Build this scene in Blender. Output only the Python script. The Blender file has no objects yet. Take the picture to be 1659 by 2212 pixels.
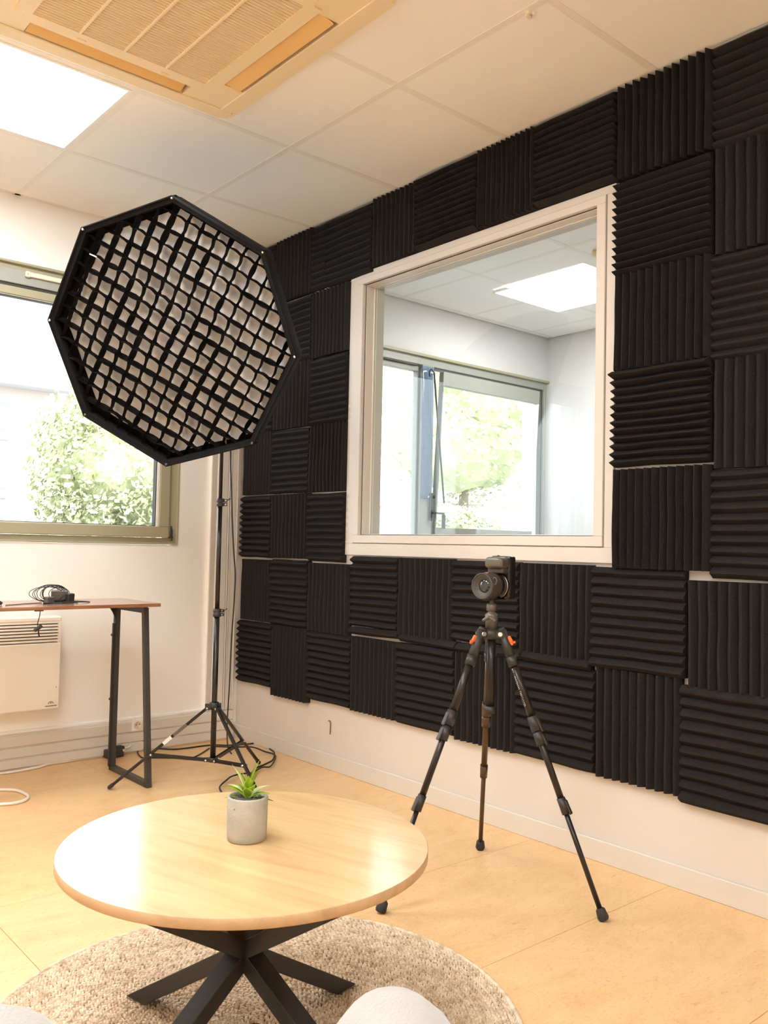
import bpy, bmesh, math, random
from mathutils import Vector, Matrix, noise
PI = math.pi
C = bpy.context.scene.collection
sc = bpy.context.scene

# ------------------------------------------------------------------ camera
yaw, pit, rol = 0.71150, 0.04031, 0.02127
Fv = Vector((math.sin(yaw)*math.cos(pit), math.cos(yaw)*math.cos(pit), math.sin(pit)))
R0 = Vector((math.cos(yaw), -math.sin(yaw), 0)); U0 = R0.cross(Fv)
Rv = math.cos(rol)*R0 + math.sin(rol)*U0
Uv = -math.sin(rol)*R0 + math.cos(rol)*U0
cam_d = bpy.data.cameras.new('camera'); cam = bpy.data.objects.new('camera', cam_d); C.objects.link(cam)
M = Matrix((Rv, Uv, -Fv)).transposed().to_4x4(); M.translation = Vector((-2.3377, -3.8174, 0.9660))
cam.matrix_world = M
cam_d.sensor_fit = 'HORIZONTAL'; cam_d.sensor_width = 36; cam_d.lens = 1884.78/1659*36; cam_d.clip_start = 0.02
sc.camera = cam
# ------------------------------------------------------------------ sky, sun, exposure
w = bpy.data.worlds.new('sky'); sc.world = w; w.use_nodes = True
bg = w.node_tree.nodes['Background']; bg.inputs[0].default_value = (0.86, 0.93, 1.0, 1); bg.inputs[1].default_value = 1.2
sun_d = bpy.data.lights.new('sun', 'SUN'); sun_d.energy = 0.9; sun_d.angle = 0.02; sun_d.color = (1, 0.95, 0.86)
sun = bpy.data.objects.new('sun', sun_d); C.objects.link(sun)
sun.rotation_euler = Vector((0.25, 0.75, -0.75)).to_track_quat('-Z', 'Y').to_euler()
sc.view_settings.view_transform = 'Standard'; sc.view_settings.look = 'None'
sc.view_settings.gamma = 1; sc.view_settings.use_curve_mapping = False
sc.view_settings.exposure = 2.38
sc.cycles.use_denoising = True
sc.cycles.max_bounces = 14; sc.cycles.diffuse_bounces = 10; sc.cycles.transparent_max_bounces = 12
sc.cycles.caustics_reflective = False; sc.cycles.caustics_refractive = False
LAMP = 5.6          # strength of the room's LED panels, seen and added
LAMP2 = 5.0         # strength of the panels next door
H = 2.434           # ceiling height

# ------------------------------------------------------------------ materials
def lin(c):
    return tuple(((v/255)/12.92 if v/255 <= 0.04045 else ((v/255+0.055)/1.055)**2.4) for v in c) + (1,)
def mat(name, rgb, rough=0.6, metal=0.0, bump=0.0, bscale=200, var=0.0, vscale=3, spec=0.5, coat=0.0, sheen=0.0, det=4):
    m = bpy.data.materials.new(name); m.use_nodes = True
    nt = m.node_tree; b = nt.nodes['Principled BSDF']; L = nt.links
    b.inputs['Base Color'].default_value = (*rgb[:3], 1); b.inputs['Roughness'].default_value = rough
    b.inputs['Metallic'].default_value = metal; b.inputs['Specular IOR Level'].default_value = spec
    b.inputs['Coat Weight'].default_value = coat
    if sheen: b.inputs['Sheen Weight'].default_value = sheen
    tc = nt.nodes.new('ShaderNodeTexCoord')
    if var:
        n = nt.nodes.new('ShaderNodeTexNoise'); n.inputs['Scale'].default_value = vscale; n.inputs['Detail'].default_value = det
        L.new(tc.outputs['Object'], n.inputs['Vector'])
        r = nt.nodes.new('ShaderNodeValToRGB'); r.color_ramp.elements[0].position = 0.3; r.color_ramp.elements[1].position = 0.7
        r.color_ramp.elements[0].color = (*[v*(1-var) for v in rgb[:3]], 1); r.color_ramp.elements[1].color = (*[min(1, v*(1+var*0.6)) for v in rgb[:3]], 1)
        L.new(n.outputs['Fac'], r.inputs['Fac']); L.new(r.outputs['Color'], b.inputs['Base Color'])
    if bump:
        n2 = nt.nodes.new('ShaderNodeTexNoise'); n2.inputs['Scale'].default_value = bscale; n2.inputs['Detail'].default_value = 3
        L.new(tc.outputs['Object'], n2.inputs['Vector'])
        bp = nt.nodes.new('ShaderNodeBump'); bp.inputs['Strength'].default_value = bump; bp.inputs['Distance'].default_value = 0.004
        L.new(n2.outputs['Fac'], bp.inputs['Height']); L.new(bp.outputs['Normal'], b.inputs['Normal'])
    return m
def emis(name, rgb, s):
    m = bpy.data.materials.new(name); m.use_nodes = True; nt = m.node_tree
    nt.nodes.remove(nt.nodes['Principled BSDF']); e = nt.nodes.new('ShaderNodeEmission')
    e.inputs[0].default_value = (*rgb, 1); e.inputs[1].default_value = s
    nt.links.new(e.outputs[0], nt.nodes['Material Output'].inputs[0]); return m
def glass(name, tint=(1, 1, 1), refl=1.0, rough=0.0):
    m = bpy.data.materials.new(name); m.use_nodes = True; nt = m.node_tree
    nt.nodes.remove(nt.nodes['Principled BSDF'])
    t = nt.nodes.new('ShaderNodeBsdfTransparent'); t.inputs[0].default_value = (*tint, 1)
    g = nt.nodes.new('ShaderNodeBsdfGlossy'); g.inputs['Roughness'].default_value = rough
    f = nt.nodes.new('ShaderNodeLayerWeight'); f.inputs[0].default_value = 0.5
    pw = nt.nodes.new('ShaderNodeMath'); pw.operation = 'POWER'; pw.inputs[1].default_value = 5
    mu = nt.nodes.new('ShaderNodeMath'); mu.operation = 'MULTIPLY_ADD'; mu.inputs[1].default_value = 0.9; mu.inputs[2].default_value = 0.035*refl
    nt.links.new(f.outputs['Facing'], pw.inputs[0]); f = pw
    mx = nt.nodes.new('ShaderNodeMixShader')
    nt.links.new(f.outputs[0], mu.inputs[0]); nt.links.new(mu.outputs[0], mx.inputs[0])
    nt.links.new(t.outputs[0], mx.inputs[1]); nt.links.new(g.outputs[0], mx.inputs[2])
    nt.links.new(mx.outputs[0], nt.nodes['Material Output'].inputs[0]); return m
MT = {}
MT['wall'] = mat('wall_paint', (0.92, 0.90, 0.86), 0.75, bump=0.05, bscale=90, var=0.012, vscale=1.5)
MT['wallp'] = mat('wall_paint_darkened', (0.67, 0.63, 0.585), 0.75, bump=0.05, bscale=90, var=0.012, vscale=1.5)  # same white paint, darkened to offset the strong light on this wall
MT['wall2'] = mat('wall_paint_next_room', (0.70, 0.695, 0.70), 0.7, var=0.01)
MT['tile'] = mat('ceiling_tile_paint', (0.93, 0.91, 0.88), 0.85, bump=0.08, bscale=300, var=0.015, vscale=2)
MT['tbar'] = mat('ceiling_bar_enamel', (0.86, 0.82, 0.76), 0.5)
MT['white'] = mat('white_lacquer', (0.88, 0.86, 0.82), 0.35)
MT['joinery'] = mat('white_joinery_paint', (0.65, 0.605, 0.555), 0.45, bump=0.03, bscale=60)
MT['skirt'] = mat('skirting_paint', (0.66, 0.635, 0.59), 0.45)
MT['trunk'] = mat('trunking_pvc', (0.70, 0.67, 0.61), 0.45)
MT['acp'] = mat('aged_cream_plastic', (0.84, 0.70, 0.47), 0.5, var=0.02)
MT['acv'] = mat('aged_amber_plastic', (0.78, 0.50, 0.20), 0.5)
MT['acd'] = mat('grille_shade', (0.34, 0.24, 0.13), 0.8)  # dark brown put in for the shade behind the grille slats
MT['foam'] = mat('charcoal_foam', (0.036, 0.032, 0.032), 1.0, bump=0.9, bscale=700, var=0.35, vscale=420, spec=0.06)
MT['blk'] = mat('black_powder_coat', (0.018, 0.016, 0.015), 0.45, bump=0.15, bscale=600)
MT['blkg'] = mat('black_gloss_metal', (0.014, 0.012, 0.012), 0.25)
MT['steel'] = mat('dark_steel_tube', (0.05, 0.045, 0.04), 0.5, bump=0.1, bscale=500)
MT['anod'] = mat('black_anodised_tube', (0.035, 0.03, 0.027), 0.28, metal=0.5)
MT['bronze'] = mat('bronze_anodised_tube', (0.10, 0.065, 0.04), 0.32, metal=0.6)
MT['plas'] = mat('black_plastic', (0.03, 0.028, 0.026), 0.4, bump=0.1, bscale=500)
MT['rub'] = mat('black_rubber', (0.03, 0.028, 0.027), 0.75)
MT['orange'] = mat('orange_plastic', (0.85, 0.16, 0.03), 0.4)
MT['chrome'] = mat('bright_rivet_metal', (0.8, 0.78, 0.72), 0.25, metal=0.9)
MT['silver'] = mat('grey_leatherette', (0.13, 0.115, 0.095), 0.35, metal=0.3, bump=0.1, bscale=400)
MT['lens'] = mat('lens_barrel', (0.06, 0.053, 0.045), 0.5, bump=0.1, bscale=500)
MT['eye'] = mat('lens_element', (0.012, 0.02, 0.014), 0.03, coat=1.0)
MT['sage'] = mat('sage_aluminium', (0.40, 0.37, 0.25), 0.4, var=0.03, vscale=1)
MT['sageg'] = mat('grey_aluminium', (0.36, 0.37, 0.33), 0.4)
MT['dgrey'] = mat('dark_gasket_and_shade', (0.05, 0.048, 0.04), 0.6)
MT['vent'] = mat('cream_vent_plastic', (0.82, 0.76, 0.62), 0.5)
MT['glass'] = glass('window_glass', (0.93, 0.95, 0.945))
MT['film'] = glass('plastic_film', (0.62, 0.74, 0.95), 2.5, 0.15)
MT['led'] = emis('led_panel', (0.95, 0.985, 1.0), LAMP)
MT['led2'] = emis('led_panel_next_room', (1.0, 0.97, 0.93), LAMP2)
MT['cloth'] = mat('diffuser_cloth', (0.92, 0.92, 0.94), 0.9, bump=0.25, bscale=25, var=0.06, vscale=9)
MT['bfab'] = mat('black_nylon', (0.007, 0.006, 0.007), 0.85, bump=0.3, bscale=300, spec=0.2)
MT['gfab'] = mat('black_grid_fabric', (0.012, 0.010, 0.011), 0.6, bump=0.2, bscale=300, spec=0.4)
MT['wires'] = mat('black_cable_rubber', (0.02, 0.016, 0.016), 0.5)
MT['wirew'] = mat('white_cable_rubber', (0.82, 0.78, 0.72), 0.45)
MT['conc'] = mat('concrete', (0.40, 0.385, 0.34), 0.9, bump=0.3, bscale=180, var=0.16, vscale=22, det=6)
MT['gravel'] = mat('grey_gravel', (0.13, 0.13, 0.12), 0.9, bump=0.8, bscale=150, var=0.4, vscale=120)
MT['uph'] = mat('pale_upholstery', (0.38, 0.37, 0.35), 0.9, bump=0.35, bscale=260, var=0.04, vscale=8, sheen=0.3)
MT['rad'] = mat('radiator_enamel', (0.86, 0.82, 0.73), 0.4)
MT['brown'] = mat('brown_print', (0.16, 0.09, 0.04), 0.6)
MT['print'] = mat('white_print', (0.8, 0.78, 0.74), 0.5)

def floor_mat():
    m = bpy.data.materials.new('marbled_linoleum'); m.use_nodes = True; nt = m.node_tree; L = nt.links
    b = nt.nodes['Principled BSDF']; b.inputs['Roughness'].default_value = 0.33
    b.inputs['Specular IOR Level'].default_value = 0.45
    tc = nt.nodes.new('ShaderNodeTexCoord'); mp = nt.nodes.new('ShaderNodeMapping'); mp.inputs['Scale'].default_value = (1, 2.2, 1); mp.inputs['Rotation'].default_value = (0, 0, 0.5)
    L.new(tc.outputs['Object'], mp.inputs[0])
    n = nt.nodes.new('ShaderNodeTexNoise'); n.inputs['Scale'].default_value = 4.0; n.inputs['Detail'].default_value = 9; n.inputs['Roughness'].default_value = 0.7; n.inputs['Distortion'].default_value = 1.2
    L.new(mp.outputs[0], n.inputs['Vector'])
    r = nt.nodes.new('ShaderNodeValToRGB'); e = r.color_ramp.elements
    e[0].position = 0.30; e[0].color = (0.70, 0.43, 0.20, 1); e[1].position = 0.62; e[1].color = (0.84, 0.57, 0.30, 1)
    el = e.new(0.42); el.color = (0.79, 0.515, 0.255, 1)
    L.new(n.outputs['Fac'], r.inputs['Fac'])
    n2 = nt.nodes.new('ShaderNodeTexNoise'); n2.inputs['Scale'].default_value = 45; n2.inputs['Detail'].default_value = 5; n2.inputs['Distortion'].default_value = 2
    L.new(mp.outputs[0], n2.inputs['Vector'])
    r2 = nt.nodes.new('ShaderNodeValToRGB'); r2.color_ramp.elements[0].position = 0.33; r2.color_ramp.elements[0].color = (0.86, 0.80, 0.70, 1); r2.color_ramp.elements[1].position = 0.45; r2.color_ramp.elements[1].color = (1, 1, 1, 1)
    L.new(n2.outputs['Fac'], r2.inputs['Fac'])
    mx = nt.nodes.new('ShaderNodeMix'); mx.data_type = 'RGBA'; mx.blend_type = 'MULTIPLY'; mx.inputs[0].default_value = 0.8
    L.new(r.outputs['Color'], mx.inputs[6]); L.new(r2.outputs['Color'], mx.inputs[7]); L.new(mx.outputs[2], b.inputs['Base Color'])
    return m
MT['floor'] = floor_mat()
def wood_mat(name, c0, c1, c2, rough, ang, coat=0.0, scale=1.0, spec=0.5):
    m = bpy.data.materials.new(name); m.use_nodes = True; nt = m.node_tree; L = nt.links
    b = nt.nodes['Principled BSDF']; b.inputs['Roughness'].default_value = rough; b.inputs['Coat Weight'].default_value = coat
    b.inputs['Coat Roughness'].default_value = 0.14; b.inputs['Specular IOR Level'].default_value = spec
    tc = nt.nodes.new('ShaderNodeTexCoord'); mp = nt.nodes.new('ShaderNodeMapping'); mp.inputs['Rotation'].default_value = (0, 0, -ang)
    L.new(tc.outputs['Object'], mp.inputs[0])
    mp2 = nt.nodes.new('ShaderNodeMapping'); mp2.inputs['Scale'].default_value = (1.6*scale, 16*scale, 16*scale); L.new(mp.outputs[0], mp2.inputs[0])
    n = nt.nodes.new('ShaderNodeTexNoise'); n.inputs['Scale'].default_value = 1.6; n.inputs['Detail'].default_value = 8; n.inputs['Roughness'].default_value = 0.62; n.inputs['Distortion'].default_value = 0.9
    L.new(mp2.outputs[0], n.inputs['Vector'])
    r = nt.nodes.new('ShaderNodeValToRGB'); e = r.color_ramp.elements
    e[0].position = 0.28; e[0].color = (*c0, 1); e[1].position = 0.72; e[1].color = (*c2, 1); el = e.new(0.5); el.color = (*c1, 1)
    L.new(n.outputs['Fac'], r.inputs['Fac']); L.new(r.outputs['Color'], b.inputs['Base Color'])
    bp = nt.nodes.new('ShaderNodeBump'); bp.inputs['Strength'].default_value = 0.06; bp.inputs['Distance'].default_value = 0.002
    L.new(n.outputs['Fac'], bp.inputs['Height']); L.new(bp.outputs['Normal'], b.inputs['Normal'])
    return m
MT['oak'] = wood_mat('pale_oak_laminate', (0.56, 0.35, 0.16), (0.66, 0.44, 0.215), (0.72, 0.51, 0.27), 0.36, -1.27, coat=0.65)
MT['oake'] = wood_mat('pale_oak_edge', (0.48, 0.31, 0.17), (0.56, 0.37, 0.21), (0.62, 0.42, 0.25), 0.45, -1.27)
MT['walnut'] = wood_mat('rustic_brown_board', (0.16, 0.06, 0.028), (0.30, 0.13, 0.065), (0.42, 0.20, 0.11), 0.25, 0.0, coat=0.5, scale=1.5)
def rug_mat():
    m = bpy.data.materials.new('jute_braid'); m.use_nodes = True; nt = m.node_tree; L = nt.links
    b = nt.nodes['Principled BSDF']; b.inputs['Roughness'].default_value = 0.95; b.inputs['Specular IOR Level'].default_value = 0.1
    tc = nt.nodes.new('ShaderNodeTexCoord'); n = nt.nodes.new('ShaderNodeTexNoise'); n.inputs['Scale'].default_value = 60; n.inputs['Detail'].default_value = 6
    L.new(tc.outputs['Object'], n.inputs['Vector'])
    r = nt.nodes.new('ShaderNodeValToRGB'); e = r.color_ramp.elements
    e[0].position = 0.3; e[0].color = (0.52, 0.39, 0.26, 1); e[1].position = 0.6; e[1].color = (0.80, 0.66, 0.50, 1)
    L.new(n.outputs['Fac'], r.inputs['Fac']); L.new(r.outputs['Color'], b.inputs['Base Color'])
    n2 = nt.nodes.new('ShaderNodeTexNoise'); n2.inputs['Scale'].default_value = 500; L.new(tc.outputs['Object'], n2.inputs['Vector'])
    bp = nt.nodes.new('ShaderNodeBump'); bp.inputs['Strength'].default_value = 0.5; bp.inputs['Distance'].default_value = 0.002
    L.new(n2.outputs['Fac'], bp.inputs['Height']); L.new(bp.outputs['Normal'], b.inputs['Normal'])
    return m
MT['rug'] = rug_mat()
MT['rugbase'] = mat('jute_backing', (0.20, 0.12, 0.06), 0.95)  # darkened so the gaps between the braids read as shade
MT['leaf'] = mat('succulent_green', (0.42, 0.58, 0.05), 0.4, var=0.35, vscale=30)
MT['leafp'] = mat('pale_leaf_green', (0.70, 0.78, 0.38), 0.4, var=0.2, vscale=30)
MT['leafd'] = mat('dark_leaf_green', (0.12, 0.27, 0.05), 0.45, var=0.3, vscale=30)
MT['facade'] = mat('pink_render', (0.60, 0.49, 0.45), 0.9)
MT['roof'] = mat('pale_roof', (0.55, 0.55, 0.58), 0.8)
MT['bwin'] = mat('blue_grey_pane', (0.34, 0.40, 0.50), 0.2)
MT['tree'] = mat('hazed_foliage', (0.52, 0.54, 0.33), 0.9, var=0.15, vscale=1)  # green paled to imitate the overexposed haze outdoors
MT['bark'] = mat('tree_bark', (0.30, 0.25, 0.20), 0.9)
MT['ground'] = mat('pale_paving', (0.38, 0.37, 0.35), 0.95)
MT['mauve'] = mat('mauve_panel', (0.42, 0.34, 0.40), 0.7)

# ------------------------------------------------------------------ helpers
def T(v): return Matrix.Translation(Vector(v))
def obj(name, bm, m, parent=None, smooth=False, recalc=True):
    if recalc: bmesh.ops.recalc_face_normals(bm, faces=bm.faces[:])
    me = bpy.data.meshes.new(name); bm.to_mesh(me); bm.free()
    ms = m if isinstance(m, (list, tuple)) else [m]
    for k in ms: me.materials.append(MT[k])
    if smooth:
        for p in me.polygons: p.use_smooth = True
    o = bpy.data.objects.new(name, me); C.objects.link(o)
    if parent: attach(o, parent)
    return o
def attach(o, parent):
    o.parent = parent; o.matrix_parent_inverse = PINV.get(parent.name, Matrix.Identity(4))
PINV = {}
def thing(name, label, cat, loc=(0, 0, 0), group=None):
    o = bpy.data.objects.new(name, None); C.objects.link(o); o.location = loc; o.empty_display_size = 0.05
    o['label'] = label; o['category'] = cat
    if group: o['group'] = group
    PINV[o.name] = T(loc).inverted(); return o
def tag(o, label, cat, group=None):
    o['label'] = label; o['category'] = cat
    if group: o['group'] = group
    return o
def setting(name, loc=(0, 0, 0)):
    o = bpy.data.objects.new(name, None); C.objects.link(o); o.location = loc; o['kind'] = 'structure'; o.empty_display_size = 0.05
    PINV[o.name] = T(loc).inverted(); return o
def struct(o): o['kind'] = 'structure'; return o
def box(bm, a, b, rot=None, bevel=0.0, mi=0, seg=1, pivot=None):
    a = Vector(a); b = Vector(b); c = (a+b)/2; s = b-a
    mtx = T(c) @ Matrix.Diagonal((abs(s.x), abs(s.y), abs(s.z), 1))
    if rot is not None:
        p = Vector(pivot) if pivot is not None else c
        mtx = T(p) @ rot.to_4x4() @ T(-p) @ mtx
    r = bmesh.ops.create_cube(bm, size=1, matrix=mtx); vs = r['verts']
    fs = set(f for v in vs for f in v.link_faces)
    for f in fs: f.material_index = mi
    if bevel:
        es = set(e for v in vs for e in v.link_edges)
        bmesh.ops.bevel(bm, geom=list(es), offset=bevel, segments=seg, affect='EDGES', profile=0.5, clamp_overlap=True)
    return vs
def beam(bm, p0, p1, wdt, hgt, up=(0, 0, 1), bevel=0.0, mi=0):
    p0 = Vector(p0); p1 = Vector(p1); d = (p1-p0); l = d.length; d.normalize()
    s = d.cross(Vector(up)).normalized(); u = s.cross(d)
    m3 = Matrix((s, d, u)).transposed().to_4x4()
    mtx = T((p0+p1)/2) @ m3 @ Matrix.Diagonal((wdt, l, hgt, 1))
    r = bmesh.ops.create_cube(bm, size=1, matrix=mtx); vs = r['verts']
    for f in set(f for v in vs for f in v.link_faces): f.material_index = mi
    if bevel:
        es = set(e for v in vs for e in v.link_edges)
        bmesh.ops.bevel(bm, geom=list(es), offset=bevel, segments=1, affect='EDGES', clamp_overlap=True)
def cyl(bm, p0, p1, r0, r1=None, seg=20, mi=0, cap=True):
    r1 = r0 if r1 is None else r1; p0 = Vector(p0); p1 = Vector(p1); d = p1-p0
    q = d.to_track_quat('Z', 'Y').to_matrix().to_4x4()
    r = bmesh.ops.create_cone(bm, cap_ends=cap, segments=seg, radius1=max(r0, 1e-5), radius2=max(r1, 1e-5), depth=d.length, matrix=T((p0+p1)/2) @ q)
    for f in set(f for v in r['verts'] for f in v.link_faces):
        f.material_index = mi; f.smooth = len(f.verts) == 4
def lathe(bm, prof, base, axis=(0, 0, 1), seg=32, mi=0, cap=True):
    base = Vector(base); q = Vector(axis).to_track_quat('Z', 'Y'); rings = []
    for r, h in prof:
        rings.append([bm.verts.new(base + q @ Vector((r*math.cos(2*PI*k/seg), r*math.sin(2*PI*k/seg), h))) for k in range(seg)])
    for i in range(len(rings)-1):
        for k in range(seg):
            f = bm.faces.new((rings[i][k], rings[i][(k+1) % seg], rings[i+1][(k+1) % seg], rings[i+1][k])); f.smooth = True; f.material_index = mi
    for rg in ((rings[0], rings[-1]) if cap else ()):
        try: f = bm.faces.new(rg); f.material_index = mi
        except ValueError: pass
def spline(pts, n=6):
    P = [Vector(p) for p in pts]; out = []
    for i in range(len(P)-1):
        a = P[max(i-1, 0)]; b = P[i]; c = P[i+1]; d = P[min(i+2, len(P)-1)]
        for k in range(n):
            t = k/n; out.append(0.5*((2*b)+(c-a)*t+(2*a-5*b+4*c-d)*t*t+(3*b-a-3*c+d)*t**3))
    out.append(P[-1]); return out
def tube(bm, pts, r, seg=8, mi=0):
    P = [Vector(p) for p in pts]; rings = []; n = None
    for i, p in enumerate(P):
        t = (P[min(i+1, len(P)-1)] - P[max(i-1, 0)])
        if t.length < 1e-7: t = Vector((0, 0, 1))
        t.normalize()
        if n is None: n = t.orthogonal().normalized()
        else:
            n = n - t*n.dot(t); n = n.normalized() if n.length > 1e-6 else t.orthogonal().normalized()
        b = t.cross(n)
        rings.append([bm.verts.new(p + r*(math.cos(2*PI*k/seg)*n + math.sin(2*PI*k/seg)*b)) for k in range(seg)])
    for i in range(len(rings)-1):
        for k in range(seg):
            f = bm.faces.new((rings[i][k], rings[i][(k+1) % seg], rings[i+1][(k+1) % seg], rings[i+1][k])); f.smooth = True; f.material_index = mi
    bm.faces.new(rings[0]); bm.faces.new(rings[-1][::-1])
def B(): return bmesh.new()
def part(name, m, parent, fn, smooth=False):
    bm = B(); fn(bm); return obj(name, bm, m, parent, smooth)
def bx(name, m, parent, a, b, bevel=0.0, seg=1):
    bm = B(); box(bm, a, b, bevel=bevel, seg=seg); return obj(name, bm, m, parent)

XL, YN = -3.80, -5.40      # left and near limits of the room
X2 = 2.42                  # far side of the next room
WT = 0.10                  # partition thickness
# ------------------------------------------------------------------ floor of linoleum tiles
fl = setting('floor')
bx('floor_slab', 'rugbase', fl, (XL-0.1, YN-0.1, -0.20), (X2+0.1, 0.25, -0.006))
TX, TY = 0.80, 0.508
bm = B(); box(bm, (-TX/2+0.0006, -TY/2+0.0006, -0.006), (TX/2-0.0006, TY/2-0.0006, 0)); bmesh.ops.bevel(bm, geom=[e for e in bm.edges if all(v.co.z > -0.001 for v in e.verts)], offset=0.0006, segments=1, affect='EDGES')
me = bpy.data.meshes.new('floor_tile'); bm.to_mesh(me); bm.free(); me.materials.append(MT['floor'])
def place(me, name, parent, loc, rot=0, scale=(1, 1, 1)):
    o = bpy.data.objects.new(name, me); C.objects.link(o); o.location = loc; o.rotation_euler = (0, 0, rot); o.scale = scale
    o.parent = parent; return o
x = 0.0
ys = [0.10 - 0.49 - 0.508*k for k in range(-1, 11)]
for i in range(5):
    for j in range(11):
        xc = -TX*(i+0.5); yc = -0.3905 - TY*(j-0.5)
        place(me, 'floor_tile', fl, (xc, yc, 0))
bx('floor_next_room', 'ground', fl, (0.05, YN, -0.006), (X2, 0.0, -0.001))
# ------------------------------------------------------------------ walls
WBt, WTp = 0.954, 2.151           # window opening heights in the window wall
bm = B()
box(bm, (XL-0.2, 0, -0.2), (X2+0.2, 0.22, WBt)); box(bm, (XL-0.2, 0, WTp), (X2+0.2, 0.22, H+0.25))
box(bm, (-0.35, 0, WBt), (0.55, 0.22, WTp)); box(bm, (X2, 0, WBt), (X2+0.2, 0.22, WTp)); box(bm, (XL-0.2, 0, WBt), (-2.75, 0.22, WTp))
wb = struct(obj('wall_back', bm, 'wall'))
OY0, OY1, OZ0, OZ1 = -2.145, -0.962, 1.017, 2.083    # clear opening of the inner window
bm = B()
box(bm, (0, YN, 0), (WT, OY0, H)); box(bm, (0, OY1, 0), (WT, 0, H)); box(bm, (0, OY0, 0), (WT, OY1, OZ0)); box(bm, (0, OY0, OZ1), (WT, OY1, H))
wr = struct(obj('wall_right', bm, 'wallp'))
struct(bx('wall_left', 'wall', None, (XL-0.2, YN-0.2, -0.2), (XL, 0, H+0.25)))
struct(bx('wall_near', 'wall', None, (XL, YN-0.2, -0.2), (X2+0.2, YN, H+0.25)))
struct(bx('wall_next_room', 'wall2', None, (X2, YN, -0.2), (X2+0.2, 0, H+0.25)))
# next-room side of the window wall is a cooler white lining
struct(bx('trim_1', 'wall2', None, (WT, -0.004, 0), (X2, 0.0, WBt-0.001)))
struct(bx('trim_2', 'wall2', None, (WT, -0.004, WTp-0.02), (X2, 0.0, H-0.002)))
# small dark hook-shaped scar in the paint under the foam
bm = B(); tube(bm, spline([(-0.004, -0.770, 0.205), (-0.004, -0.778, 0.207), (-0.004, -0.784, 0.198), (-0.004, -0.784, 0.17), (-0.004, -0.783, 0.15)], 4), 0.0022, 6)
tag(obj('wall_hook', bm, 'brown'), 'small dark wire hook on the bare wall below the foam panels', 'hook')
# skirting board along the foam wall
bm = B(); box(bm, (-0.012, YN, 0), (0, 0, 0.067), bevel=0.002)
struct(obj('baseboard_right', bm, 'skirt'))
# trunking along the window wall
bb = setting('baseboard_back')
bm = B(); box(bm, (XL, -0.022, 0.0), (-0.03, 0, 0.148), bevel=0.002); obj('trunking_body', bm, 'trunk', bb)
for z0, z1 in ((0.008, 0.046), (0.052, 0.092), (0.098, 0.142)):
    bx('trunking_cover', 'trunk', bb, (XL, -0.030, z0), (-0.034, -0.020, z1), 0.002)
bx('trunking_lip', 'wall', bb, (XL, -0.014, 0.148), (-0.03, 0, 0.162), 0.003)
for xx in (-0.505, -1.9): bx('trunking_joint', 'dgrey', bb, (xx-0.0006, -0.0306, 0.006), (xx+0.0006, -0.019, 0.144))
# vertical trunking in the corner
t3 = setting('trim_3')
bx('conduit_body', 'wall', t3, (-0.185, -0.020, 0.148), (-0.032, 0, H), 0.002)
bx('conduit_edge', 'joinery', t3, (-0.188, -0.024, 0.148), (-0.158, -0.018, H), 0.003)
bx('conduit_cover', 'trunk', t3, (-0.146, -0.032, 0.148), (-0.098, -0.018, H), 0.002)
bx('conduit_rib', 'joinery', t3, (-0.096, -0.036, 0.148), (-0.090, -0.018, H), 0.002)
bx('conduit_rib', 'joinery', t3, (-0.086, -0.036, 0.148), (-0.080, -0.018, H), 0.002)
bx('conduit_cover', 'trunk', t3, (-0.078, -0.032, 0.148), (-0.050, -0.018, H), 0.002)
bx('conduit_rib', 'joinery', t3, (-0.049, -0.036, 0.148), (-0.040, -0.018, H), 0.002)

# ------------------------------------------------------------------ ceiling
ce = setting('ceiling', (0, 0, H))
gx0, gy0, P = -0.5515, -0.568, 0.60
bx('sun_block_slab', 'dgrey', ce, (XL-0.1, YN-0.1, H+0.15), (X2+0.1, 0.1, H+0.30))  # unseen slab added above the tiles to block the sun
bm = B(); s = P/2-0.0115; box(bm, (-s, -s, 0), (s, s, 0.015), bevel=0.0015)
tme = bpy.data.meshes.new('ceiling_tile'); bm.to_mesh(tme); bm.free(); tme.materials.append(MT['tile'])
def ctile(xa, xb, ya, yb):
    s0 = P-0.023
    sx = (xb-xa-0.023)/s0; sy = (yb-ya-0.023)/s0
    if sx <= 0.02 or sy <= 0.02: return
    place(tme, 'ceiling_tile', ce, ((xa+xb)/2, (ya+yb)/2, 0.0), 0, (sx, sy, 1))
def cbar(a, b):
    bm = B(); box(bm, a, b, bevel=0.0008); return obj('ceiling_bar', bm, 'tbar', ce)
gxs = [0.0] + [gx0-P*i for i in range(0, 6)] + [XL]; gys = [0.0] + [gy0-P*j for j in range(0, 9)] + [YN]
gxs = [g for g in gxs if g >= XL]; gys = [g for g in gys if g >= YN]
LEDS = [(1, 0), (2, 2), (3, 4), (2, 6)]          # grid cells of LED panels; all but the first are unseen, added for light
for i in range(len(gxs)-1):
    for j in range(len(gys)-1):
        if any(i == a+1 and j == b+1 for a, b in LEDS): continue
        ctile(gxs[i+1], gxs[i], gys[j+1], gys[j])
for g in gxs[1:-1]: cbar((g-0.0125, YN, H-0.001), (g+0.0125, 0, H+0.012))
for g in gys[1:-1]: cbar((XL, g-0.0115, H-0.0005), (0, g+0.0115, H+0.011))
cbar((-0.02, YN, H-0.001), (0, 0, H+0.011)); cbar((XL, -0.018, H-0.001), (0, 0, H+0.011))
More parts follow.
